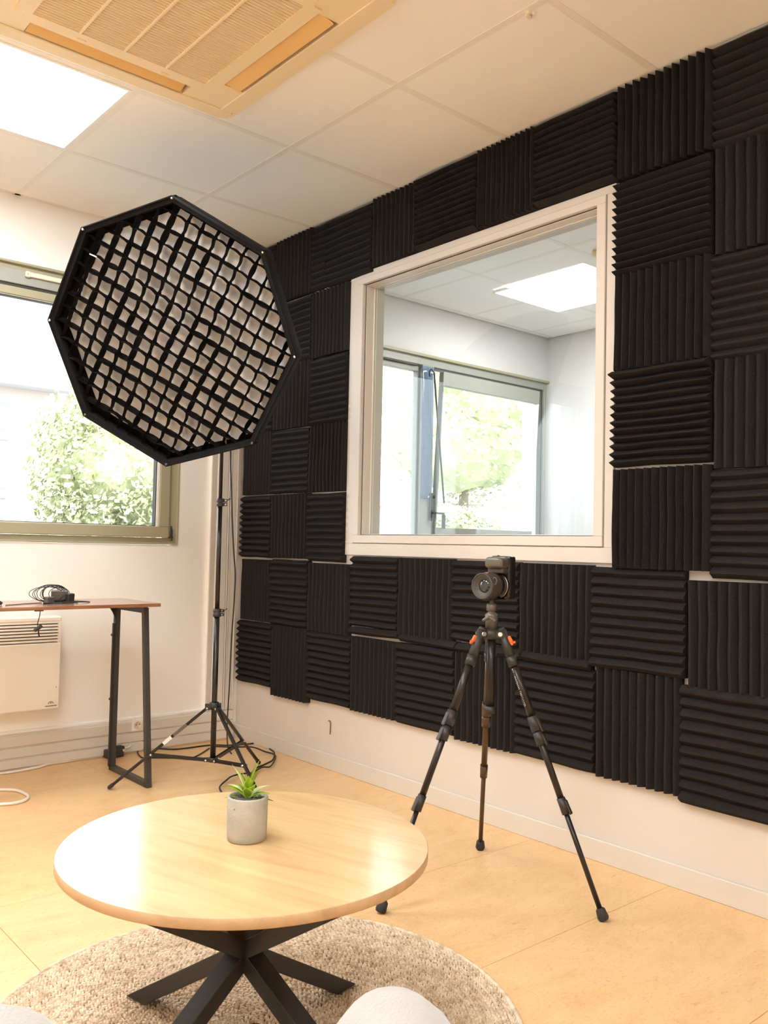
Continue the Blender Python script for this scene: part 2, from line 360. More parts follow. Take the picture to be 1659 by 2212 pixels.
# next room's grid
hx = [WT, 0.46, 1.035, 1.61, 2.19, X2]; hy = [0, -0.05, -0.63, -1.23, -1.83, -2.43, -3.03, -3.63, -4.23, -4.83, YN]
for i in range(len(hx)-1):
    for j in range(len(hy)-1): ctile(hx[i], hx[i+1], hy[j+1], hy[j])
for g in hx[1:-1]: cbar((g-0.0125, YN, H-0.001), (g+0.0125, 0, H+0.012))
for g in hy[1:-1]: cbar((WT, g-0.0115, H-0.0005), (X2, g+0.0115, H+0.011))
# paper scrap and hole on tiles
bm = B()
for k, (dx, dy, l) in enumerate(((0, 0, 0.02), (0.008, -0.012, 0.016), (-0.008, -0.008, 0.012), (0.014, 0.004, 0.01))):
    box(bm, (-0.545+dx, -2.292+dy, H-0.010+0.001*k), (-0.545+dx+l, -2.292+dy+0.006, H-0.0015), rot=Matrix.Rotation(0.7*k, 3, 'Z'))
tag(obj('paper_scrap', bm, 'vent'), 'torn tape scrap hanging from a ceiling tile near the foam wall', 'scrap')
# LED panels
def led(name, x0, x1, y0, y1, z, label, m='led', group=None):
    t = thing(name, label, 'ceiling light', ((x0+x1)/2, (y0+y1)/2, z), group)
    def fr(bm):
        e = 0.010
        box(bm, (x0, y0, z-0.003), (x1, y0+e, z+0.012)); box(bm, (x0, y1-e, z-0.003), (x1, y1, z+0.012))
        box(bm, (x0, y0+e, z-0.003), (x0+e, y1-e, z+0.012)); box(bm, (x1-e, y0+e, z-0.003), (x1, y1-e, z+0.012))
    part('frame', 'white', t, fr)
    bx('diffuser', m, t, (x0+0.010, y0+0.010, z-0.001), (x1-0.010, y1-0.010, z+0.006))
    return t
LLAB = ['square white LED panel in the ceiling beside the air conditioner', 'unseen LED panel added left of the air conditioner to brighten the window wall and softbox',
        'unseen LED panel added above the armchairs to light the softbox front', 'unseen LED panel added by the near end of the foam wall to light the softbox front']
for (a, b), lab in zip(LEDS, LLAB):
    led('ceiling_light', gx0-P*(a)-P+0.0125, gx0-P*a-0.0125, gy0-P*b-P+0.0125, gy0-P*b-0.0125, H, lab)
led('ceiling_light', 1.295, 1.875, -1.085, -0.505, H-0.016, 'square LED panel on the ceiling of the next room, seen through the inner window', 'led2')
led('ceiling_light', 1.295, 1.875, -3.485, -2.905, H-0.016, 'square LED panel on the next room ceiling, farther toward the near wall', 'led2')

# ------------------------------------------------------------------ ceiling cassette air conditioner
ax0, ax1, ay0, ay1 = -1.755, -0.858, -2.135, -1.238; az = H-0.028
ac = thing('air_conditioner', 'cream ceiling cassette air conditioner with a square slatted grille', 'air conditioner', ((ax0+ax1)/2, (ay0+ay1)/2, H))
gx_0, gx_1, gy_0, gy_1 = -1.567, -1.037, -1.942, -1.410
def acbody(bm):
    # outer rim with slots cut: rings of boxes
    for (a, b) in (((ax0, ay1-0.060), (ax1, ay1)), ((ax0, ay0), (ax1, ay0+0.060)), ((ax1-0.060, ay0+0.06), (ax1, ay1-0.06)), ((ax0, ay0+0.06), (ax0+0.060, ay1-0.06))):
        box(bm, (a[0], a[1], az), (b[0], b[1], H-0.001))
    for sx in (0, 1):
        for sy in (0, 1):
            xa, xb = (ax0+0.06, ax0+0.20) if sx == 0 else (ax1-0.20, ax1-0.06)
            ya, yb = (ay0+0.06, ay0+0.20) if sy == 0 else (ay1-0.20, ay1-0.06)
            box(bm, (xa, ya, az), (xb, yb, H-0.001))
part('panel', 'acp', ac, lambda bm: (acbody(bm), bmesh.ops.bevel(bm, geom=[e for e in bm.edges if abs(e.verts[0].co.z-e.verts[1].co.z) > 0.01 and min(abs(e.verts[0].co.x-ax0), abs(e.verts[0].co.x-ax1)) < 1e-4 and min(abs(e.verts[0].co.y-ay0), abs(e.verts[0].co.y-ay1)) < 1e-4], offset=0.03, segments=5, affect='EDGES')))
part('panel_lip', 'acp', ac, lambda bm: [box(bm, (ax0+0.012, ay1-0.06, az-0.005), (ax1-0.012, ay1-0.020, az+0.001), bevel=0.002), box(bm, (ax1-0.06, ay0+0.012, az-0.004), (ax1-0.02, ay1-0.012, az+0.001), bevel=0.002)])
def acframe(bm):
    o = 0.045
    box(bm, (gx_0-o, gy_1, az-0.006), (gx_1+o, gy_1+o, H-0.002)); box(bm, (gx_0-o, gy_0-o, az-0.006), (gx_1+o, gy_0, H-0.002))
    box(bm, (gx_0-o, gy_0, az-0.006), (gx_0, gy_1, H-0.002)); box(bm, (gx_1, gy_0, az-0.006), (gx_1+o, gy_1, H-0.002))
part('grille_frame', 'acp', ac, lambda bm: (acframe(bm), bmesh.ops.bevel(bm, geom=[e for e in bm.edges if abs(e.verts[0].co.z-e.verts[1].co.z) > 0.01 and min(abs(e.verts[0].co.x-gx_0+0.045), abs(e.verts[0].co.x-gx_1-0.045)) < 1e-4 and min(abs(e.verts[0].co.y-gy_0+0.045), abs(e.verts[0].co.y-gy_1-0.045)) < 1e-4], offset=0.03, segments=5, affect='EDGES')))
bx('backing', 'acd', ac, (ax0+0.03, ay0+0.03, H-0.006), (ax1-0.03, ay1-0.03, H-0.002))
def slats(bm):
    n = 44
    for k in range(n):
        y = gy_0 + (k+0.5)*(gy_1-gy_0)/n
        box(bm, (gx_0, y-0.0032, az-0.004), (gx_1, y+0.0032, az+0.008), rot=Matrix.Rotation(0.35, 3, 'X'))
o = part('louvre', 'acp', ac, slats); o['kind'] = 'stuff'
for k in (1, 2, 3):
    xx = gx_0 + (gx_1-gx_0)*k/4
    bx('cross_rib', 'acp', ac, (xx-0.004, gy_0, az-0.0065), (xx+0.004, gy_1, az+0.004), 0.001)
# air vanes (tilted flaps) in the four slots
def vane(a, b, ax, ang):
    bm = B(); box(bm, a, b, rot=Matrix.Rotation(ang, 3, ax), bevel=0.002); obj('air_vane', bm, 'acv', ac)
vane((-1.552, -1.366, az+0.007), (-1.068, -1.302, az+0.011), 'X', -0.30)
vane((-1.555, -2.062, az-0.003), (-1.065, -2.008, az+0.002), 'X', -0.22)
vane((-0.985, -1.935, az-0.003), (-0.932, -1.440, az+0.002), 'Y', 0.20)
vane((-1.680, -1.935, az-0.003), (-1.627, -1.440, az+0.002), 'Y', -0.20)
for xx in (-1.42, -1.16):
    bx('grille_catch', 'acp', ac, (xx-0.014, gy_1+0.026, az-0.008), (xx+0.014, gy_1+0.040, az-0.005), 0.001)
# part of a second cassette in the next room
a2 = thing('air_conditioner', 'pale cassette air conditioner on the next room ceiling, just showing at the inner window edge', 'air conditioner', (1.55, -1.75, H))
bx('panel', 'acp', a2, (1.15, -2.1, H-0.028), (1.95, -1.27, H-0.001), 0.01)
bx('grille', 'acd', a2, (1.3, -1.95, H-0.034), (1.8, -1.42, H-0.027), 0.002)

# ------------------------------------------------------------------ acoustic foam
foam = thing('acoustic_foam', 'black wedge acoustic foam squares covering the right wall in a checkerboard of ridge directions', 'acoustic foam', (0, -1.4, 0.28))
random.seed(7)
def foam_mesh(w, h, orient, seed, nw=10, curl=(0, 0), base=0.011, tip=0.030, flat=0.22):
    """local: y across [0,w], z up [0,h], x negative = into the room"""
    bm = B(); rnd = random.Random(seed); ln, pr = (w, h) if orient == 'H' else (h, w)
    nseg = 8; rows = []
    ph = rnd.uniform(0, 50)
    prof = []
    for q_ in range(nw): prof += [(q_/nw, base), ((q_+0.5-flat/2)/nw, tip), ((q_+0.5+flat/2)/nw, tip)]
    prof.append((1.0, base)); npf = len(prof)
    tj = [rnd.uniform(-0.0008, 0.0008) for _ in range(npf)]
    for i, (t, d) in enumerate(prof):
        row = []
        for k in range(nseg+1):
            s = k/nseg
            wob = noise.noise(Vector((s*2.2+ph, t*3, 0)))*0.0035
            lift = abs(noise.noise(Vector((s*1.5, t*1.5, ph))))*0.006
            # curled edges
            lift += curl[0]*max(0, (0.18-t)/0.18)**1.5 + curl[1]*max(0, (t-0.82)/0.18)**1.5
            q = t*pr + wob + tj[i]; xx = -(d+lift)
            row.append(Vector((xx, s*ln, q)) if orient == 'H' else Vector((xx, q, s*ln)))
        rows.append(row)
    V = [[bm.verts.new(p) for p in r] for r in rows]
    Bk = [[bm.verts.new(Vector((-0.0015, p.y, p.z))) for p in r] for r in rows]
    for i in range(npf-1):
        for k in range(nseg):
            bm.faces.new((V[i][k], V[i+1][k], V[i+1][k+1], V[i][k+1]))
            if i in (0, npf-2): pass
        for k in (0, nseg):
            bm.faces.new((V[i][k], V[i+1][k], Bk[i+1][k], Bk[i][k]))
    for k in range(nseg):
        for i in (0, npf-1): bm.faces.new((V[i][k], V[i][k+1], Bk[i][k+1], Bk[i][k]))
    return bm
def foam_tile(y0, y1, z0, z1, o, seed, curl=(0, 0), nw=10, name='foam_tile', rot=0.0, base=0.011, tip=0.030, flat=0.22):
    if nw == 12: base, tip, flat = 0.014, 0.044, 0.08
    w = y1-y0; h = z1-z0
    bm = foam_mesh(w, h, o, seed, nw, curl, base, tip, flat)
    if rot: bmesh.ops.rotate(bm, verts=bm.verts[:], cent=(0, w/2, h/2), matrix=Matrix.Rotation(rot, 3, 'X'))
    bmesh.ops.translate(bm, verts=bm.verts[:], vec=(0, y0, z0))
    return obj(name, bm, 'foam', foam)
def row(ys, zs, first, seed, curls={}, g=0.002, nw=10):
    o = first
    for i in range(len(ys)-1):
        z0, z1 = zs[i] if isinstance(zs, list) else zs
        jit = random.uniform(-0.001, 0.001)
        foam_tile(ys[i+1]+g/2, ys[i]-g/2, z0+jit, z1+jit, o, seed+i, curls.get(i, (0, 0)), rot=random.uniform(-0.005, 0.005), nw=nw)
        o = 'V' if o == 'H' else 'H'
row([-0.035, -0.342, -0.630, -0.938, -1.227, -1.548, -1.843, -2.163, -2.463, -2.772, -3.08, -3.39, -3.70],
    [(0.290, 0.590), (0.262, 0.590)]+[(0.283, 0.588), (0.283, 0.590), (0.276, 0.592), (0.272, 0.592), (0.270, 0.590), (0.268, 0.606), (0.250, 0.586)]+[(0.262, 0.585)]*3, 'H', 10, {8: (0.006, 0.012), 4: (0, 0.01), 7: (0, 0.0)})
row([-0.058, -0.316, -0.617, -0.914], [(0.597, 0.894), (0.592, 0.899), (0.588, 0.890)], 'V', 30)
row([-0.926, -1.226, -1.533, -1.850, -2.150, -2.474], [(0.632, 0.926), (0.622, 0.926), (0.630, 0.924), (0.618, 0.922), (0.606, 0.918)], 'H', 40, {4: (0.014, 0.0)})
row([-2.476, -2.782, -3.088, -3.394, -3.70], (0.586, 0.890), 'V', 50)
row([-0.035, -0.307, -0.607, -0.868], [(0.903, 1.204), (0.904, 1.203), (0.898, 1.200)], 'H', 60)
row([-2.224, -2.551], (0.918, 1.222), 'V', 70, {0: (0, 0)}, nw=12); row([-2.552, -2.86, -3.166, -3.472, -3.70], (0.898, 1.207), 'H', 72)
row([-0.045, -0.307, -0.607, -0.868], [(1.210, 1.512), (1.208, 1.508), (1.206, 1.508)], 'V', 80)
row([-2.224, -2.551], (1.232, 1.528), 'H', 90, {0: (0, 0.022)}, nw=12); row([-2.552, -2.86, -3.166, -3.472, -3.70], (1.207, 1.515), 'V', 92)
row([-0.035, -0.300, -0.605, -0.868], [(1.516, 1.816), (1.514, 1.818), (1.512, 1.812)], 'H', 100)
row([-2.224, -2.551], (1.530, 1.828), 'V', 110, nw=12); row([-2.552, -2.86, -3.166, -3.472, -3.70], (1.514, 1.821), 'H', 112)
row([-0.035, -0.300, -0.600, -0.868], [(1.821, 2.122), (1.823, 2.120), (1.817, 2.116)], 'V', 120)
row([-2.224, -2.551], (1.832, 2.130), 'H', 130, nw=12); row([-2.552, -2.86, -3.166, -3.472, -3.70], (1.820, 2.127), 'V', 132)
ZT = (2.128, 2.428)
row([-0.035, -0.292, -0.594], [ZT, ZT], 'H', 140)
foam_tile(-0.700, -0.596, 2.130, 2.428, 'H', 150); foam_tile(-1.018, -0.701, 2.126, 2.428, 'H', 151)
foam_tile(-1.296, -1.020, 2.142, 2.428, 'V', 152); foam_tile(-1.628, -1.298, 2.142, 2.430, 'H', 153, (0, 0), 12); foam_tile(-1.902, -1.630, 2.142, 2.428, 'V', 154, (0, 0), 12)
foam_tile(-2.226, -1.904, 2.142, 2.430, 'H', 155, (0, 0), 12); foam_tile(-2.551, -2.230, 2.133, 2.428, 'V', 156, (0, 0), 12)
row([-2.552, -2.86, -3.166, -3.472, -3.70], (2.127, 2.430), 'H', 157)
# cut strips squeezed between the two lowest rows
for k, (ya, yb, z0, rt) in enumerate(((-1.245, -0.935, 0.600, -0.02), (-1.560, -1.250, 0.594, 0.02), (-1.870, -1.565, 0.592, -0.015), (-2.150, -1.875, 0.590, 0.02))):
    foam_tile(ya, yb, z0, z0+0.032, 'H', 170+k, nw=1, name='foam_strip', rot=rt, base=0.022, tip=0.040)

# ------------------------------------------------------------------ inner window (window_1)
w1 = setting('window_1', (0, -1.55, 1.017))
def ring(name, m, parent, x0, x1, y0, y1, z0, z1, wl, wr_, wb_, wt, bevel=0.0015):
    """rectangular ring in a plane x0..x1 ; y1 = left side (larger y)"""
    for a, b in (((x0, y0, z0), (x1, y1, z0+wb_)), ((x0, y0, z1-wt), (x1, y1, z1)), ((x0, y0, z0+wb_), (x1, y0+wr_, z1-wt)), ((x0, y1-wl, z0+wb_), (x1, y1, z1-wt))):
        bx(name, m, parent, a, b, bevel)
ring('casing', 'joinery', w1, -0.012, 0.002, -2.218, -0.868, 0.930, 2.140, 0.050, 0.034, 0.050, 0.028)
ring('inner_casing', 'joinery', w1, -0.018, 0.004, -2.182, -0.922, 0.982, 2.112, 0.036, 0.034, 0.033, 0.026)
# reveals, beads and panes
ring('reveal', 'joinery', w1, 0.0, WT, OY0-0.006, OY1+0.006, OZ0-0.006, OZ1+0.006, 0.008, 0.008, 0.008, 0.008)
ring('glazing_bead', 'white', w1, 0.040, 0.046, OY0, OY1, OZ0, OZ1, 0.006, 0.004, 0.004, 0.005)
bx('pane', 'glass', w1, (0.0465, OY0+0.001, OZ0+0.001), (0.0505, OY1-0.001, OZ1-0.001))
ring('glazing_bead', 'white', w1, 0.051, 0.057, OY0, OY1, OZ0, OZ1, 0.006, 0.004, 0.004, 0.005)

# ------------------------------------------------------------------ left window (window_2)
w2 = setting('window_2', (-1.5, 0, 0.954))
xr, xl, zb, zt = -0.352, -2.75, 0.956, 2.149
def yring(name, m, parent, y0, y1, x0, x1, z0, z1, l, r, b, t, bevel=0.002):
    for a, c in (((x0, y0, z0), (x1, y1, z0+b)), ((x0, y0, z1-t), (x1, y1, z1)), ((x0, y0, z0+b), (x0+l, y1, z1-t)), ((x1-r, y0, z0+b), (x1, y1, z1-t))):
        bx(name, m, parent, a, c, bevel)
yring('outer_frame', 'sage', w2, -0.006, 0.05, xl, xr, zb, zt, 0.008, 0.008, 0.008, 0.010)
yring('frame', 'sage', w2, 0.012, 0.10, xl+0.006, xr-0.006, zb+0.006, zt-0.008, 0.028, 0.028, 0.026, 0.028)
bx('head_plate', 'sageg', w2, (xl+0.03, 0.004, 2.056), (xr-0.03, 0.07, 2.118), 0.002)
bx('gap_shade_strip', 'dgrey', w2, (xl+0.03, 0.012, 2.040), (xr-0.03, 0.06, 2.056))  # dark strip put in for the shade in the gap
for sx0, sx1 in ((-1.545, -0.397), (-2.72, -1.575)):
    sz0, sz1 = 0.990, 2.040
    yring('sash', 'sage', w2, -0.002, 0.055, sx0, sx1, sz0, sz1, 0.050, 0.052, 0.050, 0.036, 0.003)
    yring('glazing_bead', 'wall', w2, 0.004, 0.050, sx0+0.051, sx1-0.053, sz0+0.0505, sz1-0.0365, 0.004, 0.012, 0.001, 0.002, 0)
    yring('gasket', 'dgrey', w2, 0.010, 0.040, sx0+0.055, sx1-0.065, sz0+0.0515, sz1-0.038, 0.003, 0.005, 0.003, 0.003, 0)
    bx('pane', 'glass', w2, (sx0+0.058, 0.024, sz0+0.0545), (sx1-0.070, 0.028, sz1-0.041))
bx('mullion', 'sage', w2, (-1.575, 0.010, 0.985), (-1.545, 0.08, 2.056), 0.002)
# hinge
def hinge(bm):
    cyl(bm, (-0.388, -0.004, 0.990), (-0.388, -0.004, 1.045), 0.0045, seg=10); box(bm, (-0.398, -0.002, 0.986), (-0.376, 0.006, 0.994)); cyl(bm, (-0.381, 0.0, 0.975), (-0.381, 0.0, 1.03), 0.003, seg=8)
part('hinge', 'steel', w2, hinge)
t = thing('trickle_vent', 'cream trickle vent strip on the sage head of the left window', 'vent', (-0.98, 0.0, 2.1))
bx('body', 'vent', t, (-1.085, -0.008, 2.094), (-0.66, 0.004, 2.114), 0.002); bx('end_cap', 'vent', t, (-1.105, -0.010, 2.090), (-1.084, 0.004, 2.116), 0.003)
part('screw', 'dgrey', t, lambda bm: cyl(bm, (-1.096, -0.0108, 2.103), (-1.096, -0.009, 2.103), 0.002, seg=8))
t = setting('trim_4', (-1.5, 0.12, 0.94)); bx('outer_sill', 'sageg', t, (xl-0.05, 0.10, 0.935), (xr+0.05, 0.26, 0.955), 0.004)

# ------------------------------------------------------------------ next-room window (window_3)
w3 = setting('window_3', (1.5, 0, 0.954))
bx('head_flange', 'sage', w3, (0.56, -0.020, 2.118), (2.440, 0.01, 2.134), 0.002)
yring('frame', 'sageg', w3, 0.0, 0.09, 0.56, 2.415, 0.956, 2.120, 0.03, 0.022, 0.030, 0.050)
bx('gap_shade_strip', 'dgrey', w3, (1.33, 0.004, 2.062), (2.39, 0.05, 2.072)); bx('gap_shade_strip', 'dgrey', w3, (0.6, 0.004, 2.062), (1.20, 0.05, 2.072))  # dark strips in place of the shade under the window head
bx('mullion', 'sageg', w3, (1.232, -0.006, 0.985), (1.330, 0.08, 2.072), 0.003)
yring('sash', 'sageg', w3, 0.02, 0.06, 0.60, 1.225, 0.99, 2.062, 0.012, 0.010, 0.035, 0.030)
bx('pane', 'glass', w3, (0.612, 0.038, 1.03), (1.215, 0.042, 2.032))
# right sash, hinged below and leaning a little into the room
rotS = Matrix.Rotation(-0.055, 3, 'X'); pv = (1.8, 0.02, 1.0)
def sx(name, m, a, b, bev=0.002):
    bm = B(); box(bm, a, b, bevel=bev); bmesh.ops.rotate(bm, verts=bm.verts[:], cent=pv, matrix=Matrix.Rotation(0.055, 3, 'X')); return obj(name, bm, m, w3)
sx('sash', 'sageg', (1.352, -0.01, 1.955), (2.262, 0.03, 2.040)); sx('sash', 'sageg', (1.352, -0.01, 1.0), (2.262, 0.03, 1.095))
sx('sash', 'sageg', (1.352, -0.01, 1.095), (1.362, 0.03, 1.955)); sx('sash', 'white', (2.252, -0.01, 1.095), (2.262, 0.03, 1.955))
sx('pane', 'glass', (1.362, 0.008, 1.095), (2.252, 0.012, 1.955), 0)
bx('jamb_strip', 'dgrey', w3, (2.352, -0.004, 0.985), (2.362, 0.03, 2.07)); bx('jamb_strip', 'sageg', w3, (2.375, -0.008, 0.985), (2.392, 0.03, 2.07), 0.002)
# stay rod and handle
rod = part('stay_rod', 'steel', w3, lambda bm: (cyl(bm, (1.281, -0.055, 2.02), (1.385, -0.055, 1.24), 0.0055, seg=10), tube(bm, spline([(1.281, -0.055, 2.02), (1.262, -0.05, 2.04), (1.255, -0.04, 2.02), (1.27, -0.03, 2.0)], 4), 0.004, 6)))
part('handle', 'steel', w3, lambda bm: (box(bm, (1.300, -0.03, 1.13), (1.314, -0.008, 1.30), bevel=0.003), box(bm, (1.300, -0.05, 1.172), (1.40, -0.035, 1.184), bevel=0.002), box(bm, (1.388, -0.055, 1.085), (1.402, -0.03, 1.172), bevel=0.003), box(bm, (1.296, -0.045, 1.265), (1.322, -0.01, 1.285), bevel=0.003)))
# clear plastic film taped over the mullion
def film(bm):
    nx, nz = 8, 20; g = []
    for i in range(nx+1):
        col = []
        for j in range(nz+1):
            s = i/nx; q = j/nz
            x = 1.222 + 0.10*s + 0.004*math.sin(j*0.9); z = 1.26 + 0.80*q
            y = -0.018 - 0.008*abs(noise.noise(Vector((s*4, q*12, 3.1)))) - 0.004*math.sin(s*9+q*5)
            col.append(bm.verts.new((x, y, z)))
        g.append(col)
    for i in range(nx):
        for j in range(nz): bm.faces.new((g[i][j], g[i+1][j], g[i+1][j+1], g[i][j+1])).smooth = True
    bmesh.ops.solidify(bm, geom=bm.faces[:], thickness=0.0006)
o = part('plastic_film', 'film', None, film); tag(o, 'crumpled bluish plastic film taped over the mullion of the next room window', 'plastic film')
# dark rounded chair back below the window next door
t = thing('office_chair', 'rounded blue-grey chair back just showing above the sill next door', 'chair', (1.02, -0.62, 0))
def shell(bm):
    n, mrow = 14, 8; g = []
    for i in range(n+1):
        a = -1 + 2*i/n; col = []
        for j in range(mrow+1):
            q = j/mrow; topz = 1.045 - 0.10*abs(a)**2.6
            col.append(bm.verts.new((1.02 + 0.22*a, -0.60 + 0.08*(1-a*a) + 0.05*q, 0.58 + (topz-0.58)*q)))
        g.append(col)
    for i in range(n):
        for j in range(mrow): bm.faces.new((g[i][j], g[i+1][j], g[i+1][j+1], g[i][j+1]))
    bmesh.ops.solidify(bm, geom=bm.faces[:], thickness=0.03)
MT['chairb'] = mat('blue_grey_fabric', (0.16, 0.20, 0.28), 0.7)
part('backrest', 'chairb', t, shell, True)
bx('seat', 'chairb', t, (0.80, -1.04, 0.44), (1.24, -0.60, 0.52), 0.03, 3)
part('pedestal', 'blk', t, lambda bm: (cyl(bm, (1.02, -0.82, 0.06), (1.02, -0.82, 0.44), 0.025), [beam(bm, (1.02, -0.82, 0.07), (1.02+0.28*math.cos(k*2*PI/5), -0.82+0.28*math.sin(k*2*PI/5), 0.03), 0.04, 0.03) for k in range(5)], [lathe(bm, [(0.001, -0.0), (0.02, 0.0), (0.02, 0.04), (0.001, 0.04)], (1.02+0.28*math.cos(k*2*PI/5), -0.82+0.28*math.sin(k*2*PI/5), 0.0), seg=12) for k in range(5)]))
part('back_post', 'blk', t, lambda bm: beam(bm, (1.02, -0.60, 0.46), (1.02, -0.51, 0.72), 0.05, 0.02))

# ------------------------------------------------------------------ panel heater under the window
ht = thing('panel_heater', 'white electric panel heater on the window wall behind the desk', 'heater', (-1.33, -0.1, 0.25))
hx0, hx1 = -1.74, -0.930
bx('case', 'rad', ht, (hx0+0.02, -0.085, 0.275), (hx1-0.02, -0.012, 0.625), 0.004)
bx('front_panel', 'rad', ht, (hx0, -0.100, 0.254), (hx1, -0.086, 0.532), 0.005, 3)
def toprim(bm):
    box(bm, (hx0, -0.098, 0.622), (hx1, -0.02, 0.642), bevel=0.004); box(bm, (hx1-0.014, -0.096, 0.532), (hx1, -0.03, 0.624)); box(bm, (hx0, -0.096, 0.532), (hx0+0.014, -0.03, 0.624))
part('top_rim', 'rad', ht, toprim)
bx('grille_backing', 'dgrey', ht, (hx0+0.014, -0.088, 0.534), (hx1-0.014, -0.0845, 0.622))
for k in range(7):
    z = 0.537 + k*0.0128
    bm = B(); box(bm, (hx0+0.012, -0.097, z), (hx1-0.012, -0.088, z+0.0082), bevel=0.001); obj('grille_slat', bm, 'rad', ht)
# small printed emblem: a domed arch over a line of lettering
def emblem(bm):
    y = -0.1006
    tube(bm, [(-0.966+0.010*math.cos(a), y, 0.2765+0.009*math.sin(a)) for a in [PI*k/10 for k in range(11)]], 0.0014, 6)
    cyl(bm, (-0.966, y+0.0006, 0.2795), (-0.966, y, 0.2795), 0.0028, seg=10)
    rnd = random.Random(3)
    x = -0.988
    while x < -0.944:
        wd = rnd.uniform(0.0028, 0.0046); box(bm, (x, y, 0.2655), (x+wd, y+0.0008, 0.2655+rnd.uniform(0.0035, 0.005))); x += wd+0.0010
part('emblem', 'brown', ht, emblem)
part('indicator', 'brown', ht, lambda bm: cyl(bm, (-0.945, -0.1002, 0.345), (-0.945, -0.1010, 0.345), 0.002, seg=8))
# wall socket in the trunking
so = thing('wall_socket', 'square white French power socket set in the grey trunking', 'socket', (-0.539, -0.03, 0.127))
bx('plate', 'white', so, (-0.566, -0.036, 0.0995), (-0.514, -0.029, 0.1535), 0.002)
part('well', 'vent', so, lambda bm: lathe(bm, [(0.019, 0), (0.019, 0.0025), (0.0165, 0.0025), (0.0160, 0.0006), (0.0001, 0.0006)], (-0.540, -0.0362, 0.1265), (0, -1, 0), 28))
for dx, dz in ((-0.008, 0.0), (0.008, 0.002)):
    part('pin_hole', 'brown', so, lambda bm: cyl(bm, (-0.540+dx, -0.0366, 0.1285+dz), (-0.540+dx, -0.0378, 0.1285+dz), 0.0028, seg=10))
part('earth_pin', 'chrome', so, lambda bm: cyl(bm, (-0.540, -0.0366, 0.118), (-0.540, -0.044, 0.118), 0.0024, seg=10))

# ------------------------------------------------------------------ desk
dk = thing('desk', 'narrow rustic brown desk with black metal trapezoid legs under the left window', 'desk', (-1.35, -0.43, 0))
DZ = 0.725
bm = B(); box(bm, (-1.95, -0.618, DZ-0.013), (-0.735, -0.252, DZ), bevel=0.0015)
obj('desktop', bm, 'walnut', dk)
def legframe(bm, x):
    yb0, yb1, yt0, yt1, zt_ = -0.590, -0.250, -0.515, -0.250, DZ-0.034
    s = 0.022
    beam(bm, (x, yb0, 0.0), (x, yt0, zt_), s, s, (1, 0, 0), 0.001)
    beam(bm, (x, yb1, 0.0), (x, yt1, zt_), s, s, (1, 0, 0), 0.001)
    box(bm, (x-s/2, yb0, 0.0), (x+s/2, yb1, s), bevel=0.001); box(bm, (x-s/2, yt0-s/2, zt_-s/2), (x+s/2, yt1+s/2, zt_+s/2), bevel=0.001)
for x in (-0.752, -1.93):
    part('leg_frame', 'steel', dk, lambda bm: legframe(bm, x))
def gusset(bm):
    pts = [(0, 0)] + [( -0.075 + 0.075*math.sin(a)*1.0, -0.085 + 0.085*math.cos(a)) for a in []]
    x0 = -0.764; z1 = DZ-0.013; y0, y1 = -0.268, -0.262
    arc = [(x0-0.085*(1-math.sin(a)), z1-0.105*(1-math.cos(a))) for a in [PI/2*k/8 for k in range(9)]]
    ring_ = [(x0, z1)] + arc
    va = [bm.verts.new((p[0], y0, p[1])) for p in ring_]; vb = [bm.verts.new((p[0], y1, p[1])) for p in ring_]
    bm.faces.new(va); bm.faces.new(vb[::-1])
    for i in range(len(va)): bm.faces.new((va[i], va[(i+1) % len(va)], vb[(i+1) % len(va)], vb[i]))
part('gusset', 'blk', dk, gusset)
part('fold_bracket', 'blk', dk, lambda bm: (beam(bm, (-0.770, -0.262, 0.02), (-0.770, -0.262, 0.62), 0.012, 0.010, (1, 0, 0)), cyl(bm, (-0.772, -0.275, 0.57), (-0.772, -0.25, 0.57), 0.006, seg=10), cyl(bm, (-0.772, -0.275, 0.30), (-0.772, -0.25, 0.30), 0.006, seg=10)))
part('foot_pad', 'rub', dk, lambda bm: [cyl(bm, (-0.752, y, DZ-0.024), (-0.752, y, DZ-0.013), 0.006, seg=10) for y in (-0.52, -0.28)])

# black power adapters in a nest of cable on the desk
px_, py_ = -1.10, -0.43
ad = thing('power_adapter', 'black power adapters in a bundle of coiled cable on the desk', 'power adapter', (px_, py_, DZ))
def rbox(bm, c, s, rz, bev=0.003): box(bm, Vector(c)-Vector(s)/2, Vector(c)+Vector(s)/2, rot=Matrix.Rotation(rz, 3, 'Z') @ Matrix.Rotation(0.08, 3, 'X'), bevel=bev)
part('brick', 'silver', ad, lambda bm: rbox(bm, (px_+0.035, py_+0.01, DZ+0.027), (0.062, 0.032, 0.040), -0.35))
part('brick', 'plas', ad, lambda bm: rbox(bm, (px_+0.065, py_-0.012, DZ+0.020), (0.030, 0.030, 0.032), 0.3))
part('plug', 'silver', ad, lambda bm: rbox(bm, (px_-0.02, py_-0.035, DZ+0.014), (0.032, 0.024, 0.022), 0.3, 0.002))
rnd = random.Random(5)
def coils(bm):
    for k in range(11):
        ph = rnd.uniform(0, 6); a = rnd.uniform(0.045, 0.068); b = rnd.uniform(0.024, 0.036); tl = rnd.uniform(-0.5, 0.5); pts = []
        cx = px_+rnd.uniform(-0.02, 0.025); cy = py_+rnd.uniform(-0.02, 0.02)
        for i in range(25):
            t_ = ph + 2*PI*i/22; q = Vector((a*math.cos(t_), 0.3*b*math.sin(t_+0.7), b*math.sin(t_)))
            q.rotate(Matrix.Rotation(tl, 3, 'Z') @ Matrix.Rotation(rnd.uniform(-0.05, 0.05), 3, 'Y'))
            pts.append((cx+q.x, cy+q.y, max(DZ+0.0022, DZ+0.034+q.z*0.98)))
        tube(bm, pts, 0.0013, 5)
part('cable_coil', 'wires', ad, coils)
